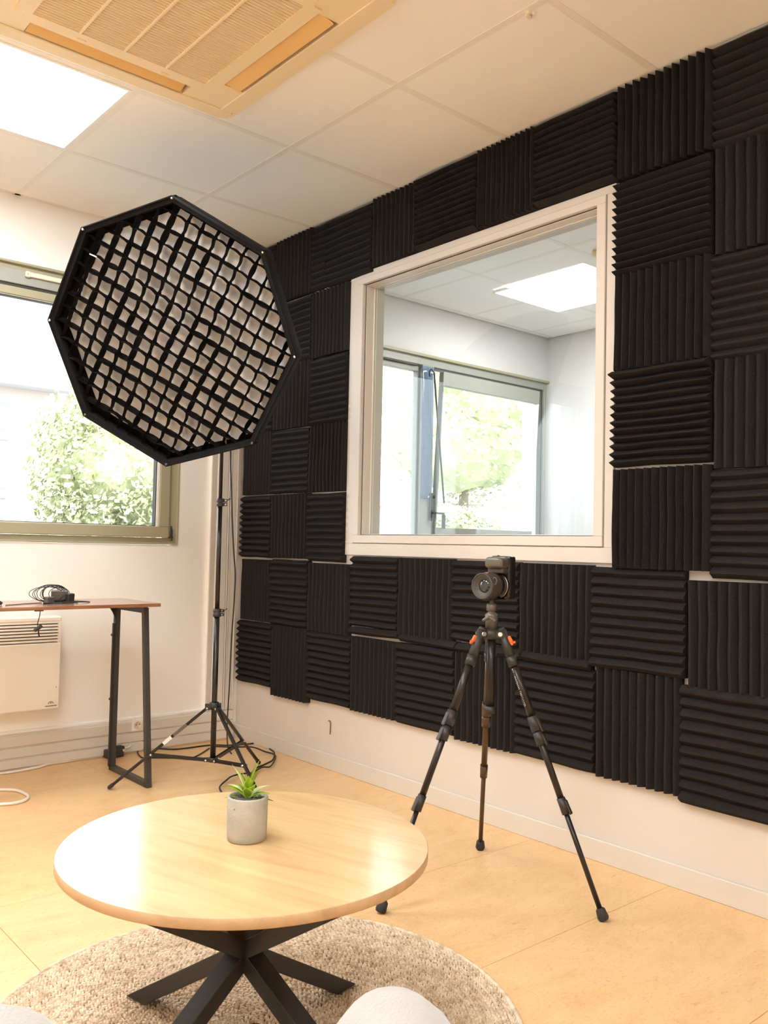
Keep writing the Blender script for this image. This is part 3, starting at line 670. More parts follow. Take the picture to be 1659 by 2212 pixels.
def lead(bm):
    z = DZ+0.002
    tube(bm, spline([(px_-0.05, py_-0.06, z), (px_+0.02, py_-0.085, z), (px_+0.08, py_-0.07, z+0.003), (px_+0.14, py_-0.03, z), (px_+0.115, py_+0.03, z), (px_+0.05, py_+0.05, z), (px_, py_+0.02, z+0.002)], 6), 0.0018, 6)
    tube(bm, spline([(px_-0.03, py_-0.05, z), (px_+0.06, py_-0.06, z+0.004), (px_+0.09, py_-0.03, z), (px_+0.02, py_-0.055, z)], 6), 0.0018, 6)
    tube(bm, spline([(px_-0.04, py_-0.01, z), (px_-0.12, py_-0.05, z), (px_-0.20, py_-0.10, z)], 6), 0.0016, 6)
    cyl(bm, (px_-0.052, py_-0.062, z+0.002), (px_-0.020, py_-0.068, z+0.002), 0.0045, seg=10)
part('lead', 'wires', ad, lead)
t = thing('cable_plug', 'black and silver plug at the left end of the cable on the desk', 'plug', (-1.31, -0.5, DZ))
part('body', 'plas', t, lambda bm: cyl(bm, (-1.305, -0.505, DZ+0.006), (-1.33, -0.49, DZ+0.022), 0.006, seg=12)); part('tip', 'chrome', t, lambda bm: cyl(bm, (-1.33, -0.49, DZ+0.022), (-1.342, -0.483, DZ+0.030), 0.004, seg=12))
# plug dangling under the desk front
dg = thing('dangling_plug', 'small black inline plug hanging on a wire below the desk edge', 'plug', (-1.20, -0.60, 0.6))
dx_ = -1.205
part('wire', 'wires', dg, lambda bm: (tube(bm, spline([(dx_+0.004, -0.60, DZ-0.013), (dx_+0.003, -0.60, 0.69), (dx_-0.003, -0.60, 0.665), (dx_-0.003, -0.60, 0.655)], 4), 0.0016, 6), tube(bm, spline([(dx_, -0.60, 0.640), (dx_+0.002, -0.60, 0.625), (dx_+0.005, -0.60, 0.615)], 4), 0.0025, 6)))
part('body', 'plas', dg, lambda bm: beam(bm, (dx_-0.014, -0.60, 0.637), (dx_+0.012, -0.60, 0.655), 0.012, 0.013, (0, 1, 0), 0.002))
part('hanging_tab', 'plas', dg, lambda bm: (box(bm, (dx_-0.016, -0.603, DZ-0.018), (dx_+0.016, -0.597, DZ-0.0135), bevel=0.001)))

# ------------------------------------------------------------------ octagonal softbox
SC = Vector((-0.9288, -1.0013, 1.6873)); Nn = Vector((0.76116, 0.54449, 0.35237)); Su = Vector((-0.58181, 0.81332, 0)); Sv = Vector((-0.28659, -0.20501, 0.93586))
def S(a, b, d=0.0): return SC + Su*a + Sv*b + Nn*d           # in-plane coords, depth behind the face
rl = 1.7437
def octp(r, d, k): a = rl + k*PI/4; return S(r*math.cos(a), r*math.sin(a), d)
sb = thing('softbox', 'large black octagonal softbox with a fabric honeycomb grid', 'softbox', tuple(SC))
def octring(bm, specs, closed=False):
    rings = [[bm.verts.new(octp(r, d, k)) for k in range(8)] for r, d in specs]
    for i in range(len(rings)-1):
        for k in range(8): bm.faces.new((rings[i][k], rings[i][(k+1) % 8], rings[i+1][(k+1) % 8], rings[i+1][k]))
RR = 0.472
def softbody(bm):
    octring(bm, [(RR-0.010, 0.004), (RR, 0.0), (RR+0.003, 0.03), (RR, 0.07), (RR*0.93, 0.14), (RR*0.72, 0.27), (RR*0.40, 0.37), (0.09, 0.41)])
    octring(bm, [(RR-0.010, 0.004), (RR-0.012, 0.095), (RR*0.90, 0.13)])
part('shell', 'bfab', sb, softbody)
def diffuser(bm):
    n = 26; g = {}
    for i in range(-n, n+1):
        for j in range(-n, n+1):
            a = i/n*RR; b = j/n*RR
            # clip to the octagon
            ok = max(abs(a*math.cos(rl+PI/8+k*PI/4)+b*math.sin(rl+PI/8+k*PI/4)) for k in range(4)) < RR*math.cos(PI/8)-0.012
            if ok: g[i, j] = bm.verts.new(S(a, b, 0.058 + 0.006*noise.noise(Vector((a*9, b*9, 0))) + 0.012*(1-(a*a+b*b)/RR**2)))
    for (i, j), v in list(g.items()):
        if (i+1, j) in g and (i, j+1) in g and (i+1, j+1) in g: bm.faces.new((v, g[i+1, j], g[i+1, j+1], g[i, j+1])).smooth = True
part('diffuser', 'cloth', sb, diffuser)
part('diffuser_border', 'bfab', sb, lambda bm: octring(bm, [(RR-0.010, 0.056), (RR-0.034, 0.0575), (RR-0.036, 0.060)]))
# honeycomb strips: two families, wavy between the sewn crossings
ga = rl + PI/8          # edge normal direction
EA = (math.cos(ga), math.sin(ga)); EB = (-math.sin(ga), math.cos(ga))
NS = 16; cell = 2*RR*math.cos(PI/8)/NS
def inside(a, b, m): return max(abs(a*math.cos(rl+PI/8+k*PI/4)+b*math.sin(rl+PI/8+k*PI/4)) for k in range(4)) <= RR*math.cos(PI/8)-m
rnd = random.Random(11)
for fam in (0, 1):
    E1, E2 = (EA, EB) if fam == 0 else (EB, EA)      # E1 = offset direction, E2 = running direction
    for q in range(1, NS):
        off = -RR*math.cos(PI/8) + q*cell
        sgn = rnd.choice((-1, 1)); amp = rnd.uniform(0.005, 0.010)
        bm = B(); prev = None; n = NS*6; had = False
        for i in range(n+1):
            s_ = -RR*math.cos(PI/8) + i*cell/6
            a = E1[0]*off + E2[0]*s_; b = E1[1]*off + E2[1]*s_
            if not inside(a, b, 0.010): prev = None; continue
            u = (i % 6)/6; ci = i//6
            wv = math.sin(PI*u)*amp*(1 if noise.noise(Vector((ci*0.35, q*0.9, fam*7))) > -0.08 else -1)*(1 + 0.8*noise.noise(Vector((ci, q, 5))))
            drift = 0.006*noise.noise(Vector((s_*5, off*5, fam*3)))
            sag = 0.004*math.sin(PI*u)*rnd.uniform(0.6, 1.2)
            def pt(o2, d): return S(a+E1[0]*o2, b+E1[1]*o2, d)
            cur = [bm.verts.new(pt(wv*0.5+drift, 0.006+sag)), bm.verts.new(pt(wv*1.0+drift*0.8, 0.030)), bm.verts.new(pt(-wv*0.5+drift*0.6, 0.052-sag))]
            if prev:
                bm.faces.new((prev[0], cur[0], cur[1], prev[1])).smooth = True; bm.faces.new((prev[1], cur[1], cur[2], prev[2])).smooth = True
            prev = cur
        if len(bm.faces): 
            bmesh.ops.solidify(bm, geom=bm.faces[:], thickness=0.0012); obj('grid_strip', bm, 'gfab', sb)
        else: bm.free()
part('velcro_rim', 'bfab', sb, lambda bm: octring(bm, [(RR-0.009, 0.003), (RR-0.018, 0.004), (RR-0.020, 0.03), (RR-0.011, 0.03)]))
for k in range(8):
    part('rod_tip', 'chrome' if k in (2, 6, 7, 0, 1) else 'silver', sb, lambda bm: bmesh.ops.create_icosphere(bm, subdivisions=2, radius=0.0055, matrix=T(octp(RR-0.004, 0.0, k))))
    part('seam_piping', 'bfab', sb, lambda bm: tube(bm, [octp(RR+0.002, 0.004, k), octp(RR+0.004, 0.03, k), octp(RR*0.94, 0.14, k), octp(RR*0.73, 0.27, k), octp(RR*0.41, 0.37, k), octp(0.092, 0.41, k)], 0.003, 6))
part('edge_piping', 'bfab', sb, lambda bm: tube(bm, [octp(RR+0.001, 0.0, k % 8) for k in range(9)], 0.0045, 6))
part('size_tag', 'print', sb, lambda bm: beam(bm, S(0.26, 0.30, 0.003), S(0.235, 0.288, 0.003), 0.004, 0.0015, tuple(Nn)))
part('speed_ring', 'blkg', sb, lambda bm: lathe(bm, [(0.085, 0), (0.10, 0), (0.10, 0.025), (0.07, 0.025)], S(0, 0, 0.40), tuple(Nn), 32))

# ------------------------------------------------------------------ light stand
STX, STY = -0.548, -0.731
head = Vector((STX, STY, 1.87))
sl = thing('studio_lamp', 'black studio lamp head behind the octagonal softbox on top of the stand', 'lamp', tuple(head))
c0 = S(0, 0, 0.426); c1 = S(0, 0, 0.60)
part('housing', 'plas', sl, lambda bm: lathe(bm, [(0.001, 0), (0.055, 0), (0.058, 0.02), (0.058, 0.15), (0.05, 0.17), (0.001, 0.17)], c0, tuple(Nn), 28))
part('yoke', 'blk', sl, lambda bm: (cyl(bm, (STX, STY, 1.775), (STX, STY, 1.83), 0.014), beam(bm, (STX, STY, 1.83), S(0, -0.06, 0.50), 0.02, 0.02), cyl(bm, (STX-0.02, STY+0.03, 1.80), (STX+0.02, STY-0.03, 1.80), 0.008, seg=12)))
ls = thing('light_stand', 'tall black light stand with three folding legs in the room corner', 'light stand', (STX, STY, 0))
def pol(name, z0, z1, r, m='blkg'): part(name, m, ls, lambda bm: cyl(bm, (STX, STY, z0), (STX, STY, z1), r, seg=24))
pol('pole', 0.105, 0.70, 0.0110); pol('pole', 0.69, 1.14, 0.0092); pol('pole', 1.13, 1.775, 0.0075)
part('highlight_strip', 'anod', ls, lambda bm: cyl(bm, (STX-0.0035, STY-0.0035, 1.15), (STX-0.0035, STY-0.0035, 1.77), 0.0042, seg=12))  # shinier strip added to imitate the highlight on the upper pole
for z, r in ((0.690, 0.0110), (1.132, 0.0095)):
    cl = part('clamp', 'plas', ls, lambda bm: (lathe(bm, [(r, -0.016), (r+0.0045, -0.016), (r+0.0045, -0.002), (r+0.002, 0), (r+0.0045, 0.002), (r+0.0045, 0.016), (r-0.002, 0.016)], (STX, STY, z), (0, 0, 1), 24), box(bm, (STX+0.009, STY-0.014, z-0.014), (STX+0.026, STY-0.005, z-0.001), bevel=0.002), box(bm, (STX+0.009, STY-0.014, z+0.001), (STX+0.026, STY-0.005, z+0.014), bevel=0.002)))
    part('clamp_knob', 'chrome', cl, lambda bm: [cyl(bm, (STX+0.0165, STY-0.0165, z+s), (STX+0.0155, STY-0.013, z+s), 0.0045, seg=12) for s in (-0.008, 0.008)])
    part('clamp_lever', 'plas', cl, lambda bm: beam(bm, (STX+0.02, STY-0.012, z+0.006), (STX+0.034, STY-0.022, z+0.017), 0.004, 0.004))
def hub(bm, z, r, h):
    lathe(bm, [(0.011, -h), (r, -h), (r, h), (0.011, h)], (STX, STY, z), (0, 0, 1), 18)
legs = [((-0.572, -0.717, 0.312), (-0.887, -0.530, 0.008)), ((-0.549, -0.759, 0.312), (-0.553, -1.125, 0.008)), ((-0.524, -0.717, 0.312), (-0.205, -0.538, 0.008))]
def crown(bm):
    hub(bm, 0.322, 0.019, 0.012)
    for a, f in legs:
        d = Vector((f[0]-STX, f[1]-STY, 0)).normalized(); n = Vector((-d.y, d.x, 0)); c_ = Vector((STX, STY, 0.316))
        for s in (-1, 1): beam(bm, c_+d*0.010+n*s*0.0095, c_+d*0.036+n*s*0.0095, 0.003, 0.022)
part('crown', 'plas', ls, crown)
def ring2(bm):
    hub(bm, 0.108, 0.018, 0.008)
    for a, f in legs:
        d = Vector((f[0]-STX, f[1]-STY, 0)).normalized(); n = Vector((-d.y, d.x, 0)); c_ = Vector((STX, STY, 0.108))
        for s in (-1, 1): beam(bm, c_+d*0.010+n*s*0.0075, c_+d*0.034+n*s*0.0075, 0.003, 0.014)
part('brace_collar', 'plas', ls, ring2)
for i, (a, f) in enumerate(legs):
    a = Vector(a); f = Vector(f); j = a+(f-a)*0.578
    lg = part('leg', 'blkg', ls, lambda bm: beam(bm, a, f, 0.014, 0.011, (0, 0, 1), 0.0025))
    d = Vector((f.x-STX, f.y-STY, 0)).normalized(); n = Vector((-d.y, d.x, 0)); c_ = Vector((STX, STY, 0.108))
    part('brace', 'blkg', ls, lambda bm: [beam(bm, c_+d*0.028+n*s*0.0055, j-Vector((0, 0, 0.004))+n*s*0.0055, 0.002, 0.012) for s in (-1, 1)])
    part('foot_cap', 'rub', lg, lambda bm: beam(bm, f-(f-a).normalized()*0.022, f+(f-a).normalized()*0.003, 0.017, 0.014, (0, 0, 1), 0.003))
    part('rivet', 'chrome', lg, lambda bm: [cyl(bm, p-n*0.0125, p+n*0.0125, 0.0036, seg=12) for p in (j-Vector((0, 0, 0.003)), a, c_+d*0.028)])
    if i == 0:
        u = (f-a).normalized(); nn = Vector((-0.3, -0.95, 0.3))
        o = part('paper_label', 'print', lg, lambda bm: beam(bm, a+u*0.175, a+u*0.215, 0.0145, 0.0118, (0, 0, 1)))
        o = part('worn_sticker', 'silver', lg, lambda bm: beam(bm, a+u*0.10, a+u*0.165, 0.0144, 0.0117, (0, 0, 1)))
        o = part('emblem', 'print', lg, lambda bm: tube(bm, [a+u*(0.085+0.02*k/10)+n*(-0.0078)+Vector((0, 0, 0.004*math.sin(k*1.9))) for k in range(11)], 0.0009, 5))

# black cable from the lamp down to the floor, coiled round the stand
def cable_pts():
    P_ = [(-0.42, -0.62, 1.80), (-0.34, -0.45, 1.60), (-0.280, -0.35, 1.367), (-0.270, -0.35, 1.209), (-0.262, -0.35, 1.083), (-0.250, -0.35, 0.934), (-0.238, -0.35, 0.829), (-0.240, -0.35, 0.702), (-0.248, -0.35, 0.535), (-0.252, -0.35, 0.326), (-0.258, -0.35, 0.16)]
    return P_
F2 = {}
def fpt(px, py, z=0.004):
    d = Fv + (px-829.5)/1884.78*Rv - (py-1106)/1884.78*Uv; o_ = Vector((-2.3377, -3.8174, 0.9660)); t_ = (z-o_.z)/d.z; return o_ + d*t_
def zc(pts, z=0.0035): return [fpt(200+p[0]*0.2652, 1460+p[1]*0.2652, z) for p in pts]
cb = thing('lamp_cable', 'black cable hanging beside the light stand and looping over the floor', 'cable', (-0.26, -0.35, 0))
part('hanging_run', 'wires', cb, lambda bm: tube(bm, spline(cable_pts()+[tuple(fpt(492, 1612, 0.03)), tuple(fpt(500, 1628, 0.0035))], 6), 0.0032, 8))
part('floor_loop', 'wires', cb, lambda bm: tube(bm, spline([tuple(p) for p in zc([(950, 590), (880, 635), (830, 660), (780, 675), (700, 670), (500, 665), (420, 670), (382, 650), (368, 620), (400, 600), (520, 592), (650, 598), (750, 590), (900, 570), (1000, 562), (1100, 565), (1250, 556), (1400, 545), (1440, 592), (1480, 625), (1470, 680), (1420, 712), (1330, 750)])], 5), 0.0034, 8))
part('floor_loop', 'wires', cb, lambda bm: tube(bm, spline([tuple(p) for p in zc([(1330, 750), (1318, 772), (1300, 790), (1380, 745), (1450, 735), (1490, 650), (1400, 615), (1300, 580), (1150, 580), (1000, 575)], 0.0095)], 5), 0.0034, 8))
part('floor_loop', 'wires', cb, lambda bm: tube(bm, spline([tuple(p) for p in zc([(620, 570), (700, 552), (800, 535), (1000, 505), (1100, 492)], 0.0030)], 5), 0.0028, 8))
part('floor_loop', 'wires', cb, lambda bm: tube(bm, spline([tuple(p) for p in zc([(1060, 960), (1036, 920), (1045, 890), (1090, 850), (1130, 820), (1200, 800), (1290, 790)], 0.0150)], 5), 0.0034, 8))
# white cable
def zw(pts, z): return [tuple(fpt(p[0]*0.217, 1480+p[1]*0.217, z)) for p in pts]
wc = thing('white_cable', 'white cable running along the foot of the window wall to a black plug', 'cable', (-0.9, -0.1, 0))
part('cable', 'wirew', wc, lambda bm: tube(bm, [(-3.2, -0.30, 0.006), (-2.4, -0.22, 0.006), (-1.7, -0.18, 0.006)] + spline(zw([(-60, 890), (0, 880), (200, 852), (400, 812), (500, 782), (700, 752), (900, 712), (1060, 674)], 0.006), 5), 0.0055, 10))
part('black_tail', 'wires', wc, lambda bm: tube(bm, spline(zw([(980, 706), (1020, 704), (1100, 706), (1190, 705)], 0.005), 4), 0.006, 8))
cxy_ = fpt(248, 1626, 0.02)
def strip(bm):
    d = Vector((0.95, 0.15, 0)).normalized(); c_ = cxy_
    beam(bm, c_-d*0.045, c_+d*0.035, 0.045, 0.036, bevel=0.004); beam(bm, c_+d*0.005+Vector((0, 0, 0.016)), c_+d*0.04+Vector((0, 0, 0.016)), 0.04, 0.022, bevel=0.004)
part('plug_body', 'plas', wc, strip)
part('plug_tip', 'wirew', wc, lambda bm: (tube(bm, spline([tuple(cxy_+Vector((0.04, 0.006, 0.014))), tuple(cxy_+Vector((0.065, 0.01, 0.012))), tuple(cxy_+Vector((0.082, 0.014, 0.02)))], 4), 0.004, 8)))
part('plug_pin', 'chrome', wc, lambda bm: cyl(bm, cxy_+Vector((0.03, -0.024, 0.012)), cxy_+Vector((0.03, -0.028, 0.012)), 0.006, seg=12))
w4 = thing('white_cable', 'thick white cable loop lying loose on the floor at the left edge', 'cable', (-1.25, -0.45, 0))
part('cable', 'wirew', w4, lambda bm: tube(bm, spline(zw([(-500, 1060), (-200, 1042), (0, 1040), (150, 1045), (240, 1075), (282, 1110), (240, 1150), (120, 1178), (0, 1185), (-200, 1190), (-500, 1160)], 0.006), 6), 0.0058, 10))

# ------------------------------------------------------------------ camera tripod
TX_, TY_ = -0.463, -2.124
tp = thing('camera_tripod', 'black aluminium camera tripod with orange leg locks in front of the foam wall', 'tripod', (TX_, TY_, 0))
feet = [Vector((-0.798, -2.049, 0)), Vector((-0.224, -1.875, 0)), Vector((-0.366, -2.448, 0))]
part('centre_column', 'anod', tp, lambda bm: cyl(bm, (TX_, TY_, 0.512), (TX_, TY_, 0.735), 0.0125, seg=28))
part('column_hook', 'plas', tp, lambda bm: lathe(bm, [(0.0129, 0.02), (0.0145, 0.02), (0.0145, 0), (0.001, 0)], (TX_, TY_, 0.500), (0, 0, 1), 24))
for k in range(3):
    a = 0.6+k*2*PI/3
    part('column_groove', 'blkg', tp, lambda bm: beam(bm, (TX_+0.0122*math.cos(a), TY_+0.0122*math.sin(a), 0.515), (TX_+0.0122*math.cos(a), TY_+0.0122*math.sin(a), 0.725), 0.003, 0.0015, (math.cos(a), math.sin(a), 0)))
def crownT(bm):
    lathe(bm, [(0.013, 0.710), (0.024, 0.712), (0.027, 0.722), (0.027, 0.732), (0.020, 0.738), (0.013, 0.740)], (TX_, TY_, 0), (0, 0, 1), 28)
    for f in feet:
        d = Vector((f.x-TX_, f.y-TY_, 0)).normalized(); n = Vector((-d.y, d.x, 0)); c_ = Vector((TX_, TY_, 0.725))
        for s in (-1, 1): beam(bm, c_+d*0.018+n*s*0.0125, c_+d*0.044+n*s*0.0125, 0.004, 0.018, bevel=0.001)
part('crown', 'plas', tp, crownT)
for i, f in enumerate(feet):
    d = Vector((f.x-TX_, f.y-TY_, 0)).normalized(); n = Vector((-d.y, d.x, 0))
    a = Vector((TX_, TY_, 0.727)) + d*0.036; u = (Vector((f.x, f.y, 0.0))-a).normalized(); Lg = (Vector((f.x, f.y, 0.0))-a).length
    fr = [(0.305, 0.392, 0.620), (0.318, 0.400, 0.612), (0.318, 0.398, 0.615)][i]
    at = lambda t: a + u*(Lg*t)
    m = 'bronze' if i == 1 else 'anod'
    part('leg_joint', 'plas', tp, lambda bm: (cyl(bm, a-u*0.010, at(0.10), 0.0125, 0.0145, seg=20), cyl(bm, at(0.085), at(0.12), 0.0155, 0.0150, seg=20), cyl(bm, a-u*0.018, a-u*0.008, 0.010, 0.0125, seg=16)))
    part('pivot_bolt', 'chrome', tp, lambda bm: cyl(bm, a-n*0.0185, a+n*0.0185, 0.0062, seg=16))
    lg = part('upper_leg', m, tp, lambda bm: cyl(bm, at(0.10), at(fr[0]), 0.0112, seg=22))
    out = (d*abs(u.z) + Vector((0, 0, 0.45))).normalized()
    def lever(bm):
        b0 = a + d*0.016 - Vector((0, 0, 0.006)); b1 = b0 + d*0.010 - Vector((0, 0, 0.016))
        beam(bm, b0, b1, 0.014, 0.008, tuple(n), 0.002)
        beam(bm, b1+n*0.003+d*0.002, b1+n*0.003+d*0.012-Vector((0, 0, -0.002)), 0.005, 0.006, bevel=0.001); beam(bm, b1-n*0.004, b1-n*0.004+d*0.007-Vector((0, 0, 0.006)), 0.005, 0.006, bevel=0.001)
    part('angle_lock', 'orange', tp, lever)
    part('middle_leg', m, tp, lambda bm: cyl(bm, at(fr[0]), at(fr[2]), 0.0092, seg=20))
    part('lower_leg', m, tp, lambda bm: cyl(bm, at(fr[2]-0.01), at(0.972), 0.0070, seg=18))
    mm = 'bronze' if i == 1 else 'plas'
    for (t0, t1, r) in ((fr[0]-0.015, fr[0]+0.038, 0.0150), (fr[0]+0.041, fr[1]+0.006, 0.0140), (fr[2]-0.025, fr[2]+0.030, 0.0118)):
        side = (n if i != 0 else n)*(1 if i in (2, 1) else 1)
        lock = part('leg_lock', mm, tp, lambda bm: cyl(bm, at(t0), at(t1), r, r*0.97, seg=20))
        lv = part('lock_lever', 'plas' if i != 0 else 'steel', lock, lambda bm: beam(bm, at(t0+0.004)+d*(r+0.001)*0.9, at(t1-0.002)+d*(r+0.003), 0.014, 0.006, tuple(d), 0.002))
    part('rubber_foot', 'rub', tp, lambda bm: lathe(bm, [(0.001, 0), (0.0125, 0), (0.0150, 0.006), (0.0125, 0.026), (0.0085, 0.030), (0.001, 0.030)], Vector((f.x, f.y, 0.0))-u*0.002-Vector((0, 0, 0.001)) + Vector((0, 0, 0.003)), tuple(-u), 20))
    if i == 2:
        # small white lettering down the outside of the right leg
        vw = (Vector((-2.3377, -3.8174, 0.9660))-at(0.2)); vw = (vw - u*vw.dot(u)).normalized(); sd = u.cross(vw)
        def letters(bm):
            rr = random.Random(8); t_ = 0.128
            while t_ < 0.265:
                if abs(t_-0.148) > 0.006 and abs(t_-0.205) > 0.005:
                    o_ = sd*0.0062 + vw*0.0093; p0 = at(t_)+o_; w_ = 0.0022
                    k_ = rr.choice((0, 1, 2))
                    beam(bm, p0-sd*0.0022, p0+sd*0.0022, 0.0010, 0.0006, tuple(vw))
                    if k_: beam(bm, p0-sd*0.0022, p0-sd*0.0022+u*w_, 0.0010, 0.0006, tuple(vw))
                    if k_ != 1: beam(bm, p0+sd*0.0022, p0+sd*0.0022+u*w_, 0.0010, 0.0006, tuple(vw))
                t_ += 0.0055
        o = part('lettering', 'print', lg, letters); o['label'] = 'small white lettering down the leg'
# ball head
def headf(bm):
    lathe(bm, [(0.001, 0.738), (0.0175, 0.738), (0.0175, 0.760), (0.019, 0.764), (0.019, 0.780), (0.012, 0.785), (0.009, 0.789), (0.0145, 0.791), (0.0150, 0.807), (0.013, 0.810), (0.006, 0.812), (0.006, 0.822), (0.001, 0.822)], (TX_, TY_, 0), (0, 0, 1), 28)
part('ball_head', 'silver', tp, headf)
kd = Vector((-0.6, -0.35, 0)).normalized(); kn = Vector((-kd.y, kd.x, 0))
part('head_knob', 'silver', tp, lambda bm: (cyl(bm, Vector((TX_, TY_, 0.770)), Vector((TX_, TY_, 0.770))+kd*0.030, 0.008, seg=14), beam(bm, Vector((TX_, TY_, 0.772))+kd*0.031+kn*0.019-Vector((0, 0, 0.008)), Vector((TX_, TY_, 0.776))+kd*0.031, 0.008, 0.012, tuple(kd), 0.002), beam(bm, Vector((TX_, TY_, 0.772))+kd*0.031-kn*0.019-Vector((0, 0, 0.008)), Vector((TX_, TY_, 0.776))+kd*0.031, 0.008, 0.012, tuple(kd), 0.002)))
# ------------------------------------------------------------------ camera
cm = thing('mirrorless_camera', 'black mirrorless camera in upright position with a wide lens on the tripod', 'camera', (TX_, TY_, 0.823))
axv = Vector((-0.995, -0.10, 0)).normalized(); sdv = Vector((-axv.y, axv.x, 0)); L0 = Vector((-0.500, -2.118, 0.8615))
def cp(a, s, z): return L0 - axv*a + sdv*s + Vector((0, 0, z))       # a = distance behind lens front
def lensf(bm):
    prof = [(0.0365, 0.0), (0.0375, 0.002), (0.0375, 0.050), (0.0355, 0.053), (0.0335, 0.055), (0.0335, 0.070), (0.0355, 0.072), (0.0355, 0.086)]
    lathe(bm, [(0.0335, 0.0)] + prof + [(0.001, 0.086)], L0, tuple(-axv), 40)
part('lens_barrel', 'lens', cm, lambda bm: lathe(bm, [(0.0330, 0.003), (0.0345, 0.0), (0.0365, 0.0), (0.0375, 0.002), (0.0375, 0.048), (0.0350, 0.052)], L0, tuple(-axv), 40, 0, False))
part('lens_ring', 'lens', cm, lambda bm: lathe(bm, [(0.0330, 0.002), (0.0300, 0.005), (0.0290, 0.0045), (0.0270, 0.008), (0.0225, 0.010), (0.0180, 0.013)], L0, tuple(-axv), 40, 0, False))
part('lens_glass', 'eye', cm, lambda bm: lathe(bm, [(0.0200, 0.013), (0.0170, 0.0100), (0.0120, 0.0080), (0.0060, 0.0068), (0.0001, 0.0065)], L0, tuple(-axv), 40, 0, False))
part('lens_collar', 'blkg', cm, lambda bm: lathe(bm, [(0.0350, 0.052), (0.0325, 0.054), (0.0325, 0.070), (0.0345, 0.071), (0.0345, 0.078), (0.0355, 0.0785), (0.0355, 0.084), (0.030, 0.086)], L0, tuple(-axv), 40))
part('mount_ring', 'chrome', cm, lambda bm: lathe(bm, [(0.0348, 0.0765), (0.0356, 0.077), (0.0356, 0.0780), (0.0348, 0.0785)], L0, tuple(-axv), 40, 0, False))
part('red_mark', 'orange', cm, lambda bm: cyl(bm, cp(0.018, 0.006, 0.0365), cp(0.018, 0.006, 0.0382), 0.0045, seg=14))
part('lens_switch', 'silver', cm, lambda bm: box(bm, cp(0.028, -0.012, 0.0355), cp(0.044, 0.004, 0.0395), bevel=0.001))
part('strap_lug', 'silver', cm, lambda bm: tube(bm, [cp(0.010, 0.038+0.007*math.cos(q), 0.016+0.010*math.sin(q)) for q in [2*PI*k/14 for k in range(15)]], 0.0015, 6))
R3 = Matrix((axv*-1, sdv, Vector((0, 0, 1)))).transposed()
def cbox(bm, a0, a1, s0, s1, z0, z1, bev, seg=2): box(bm, L0+Vector((a0, s0, z0)), L0+Vector((a1, s1, z1)), rot=R3, pivot=L0, bevel=bev, seg=seg)
part('body', 'blkg', cm, lambda bm: cbox(bm, 0.085, 0.117, -0.034, 0.036, -0.038, 0.086, 0.006))
part('grip', 'silver', cm, lambda bm: cbox(bm, 0.046, 0.090, -0.030, 0.034, 0.050, 0.083, 0.012, 4))
part('grip_base', 'lens', cm, lambda bm: cbox(bm, 0.060, 0.087, -0.026, 0.030, 0.036, 0.052, 0.004))
part('screen', 'plas', cm, lambda bm: cbox(bm, 0.1165, 0.121, -0.030, 0.030, -0.032, 0.052, 0.002))
for a_, z_, r_ in ((0.094, 0.073, 0.008), (0.106, 0.060, 0.006), (0.100, 0.078, 0.005)):
    part('dial', 'plas', cm, lambda bm: cyl(bm, cp(a_, -0.0335, z_), cp(a_, -0.041, z_), r_, r_*0.92, seg=18))
part('record_button', 'orange', cm, lambda bm: (lathe(bm, [(0.0032, 0), (0.0032, 0.0012), (0.0018, 0.0012), (0.0018, 0)], cp(0.104, -0.034, 0.046), tuple(-sdv), 16)))
part('side_marks', 'print', cm, lambda bm: [box(bm, cp(0.094+0.006*k, -0.0352, 0.012+0.005*k), cp(0.0965+0.006*k, -0.0338, 0.026+0.004*k)) for k in range(3)])
part('hot_shoe', 'chrome', cm, lambda bm: cbox(bm, 0.100, 0.112, -0.030, -0.020, 0.0855, 0.0885, 0.0005, 1))
part('mount_plate', 'plas', cm, lambda bm: (cbox(bm, 0.020, 0.100, -0.012, 0.012, -0.0415, -0.0385, 0.001, 1)))

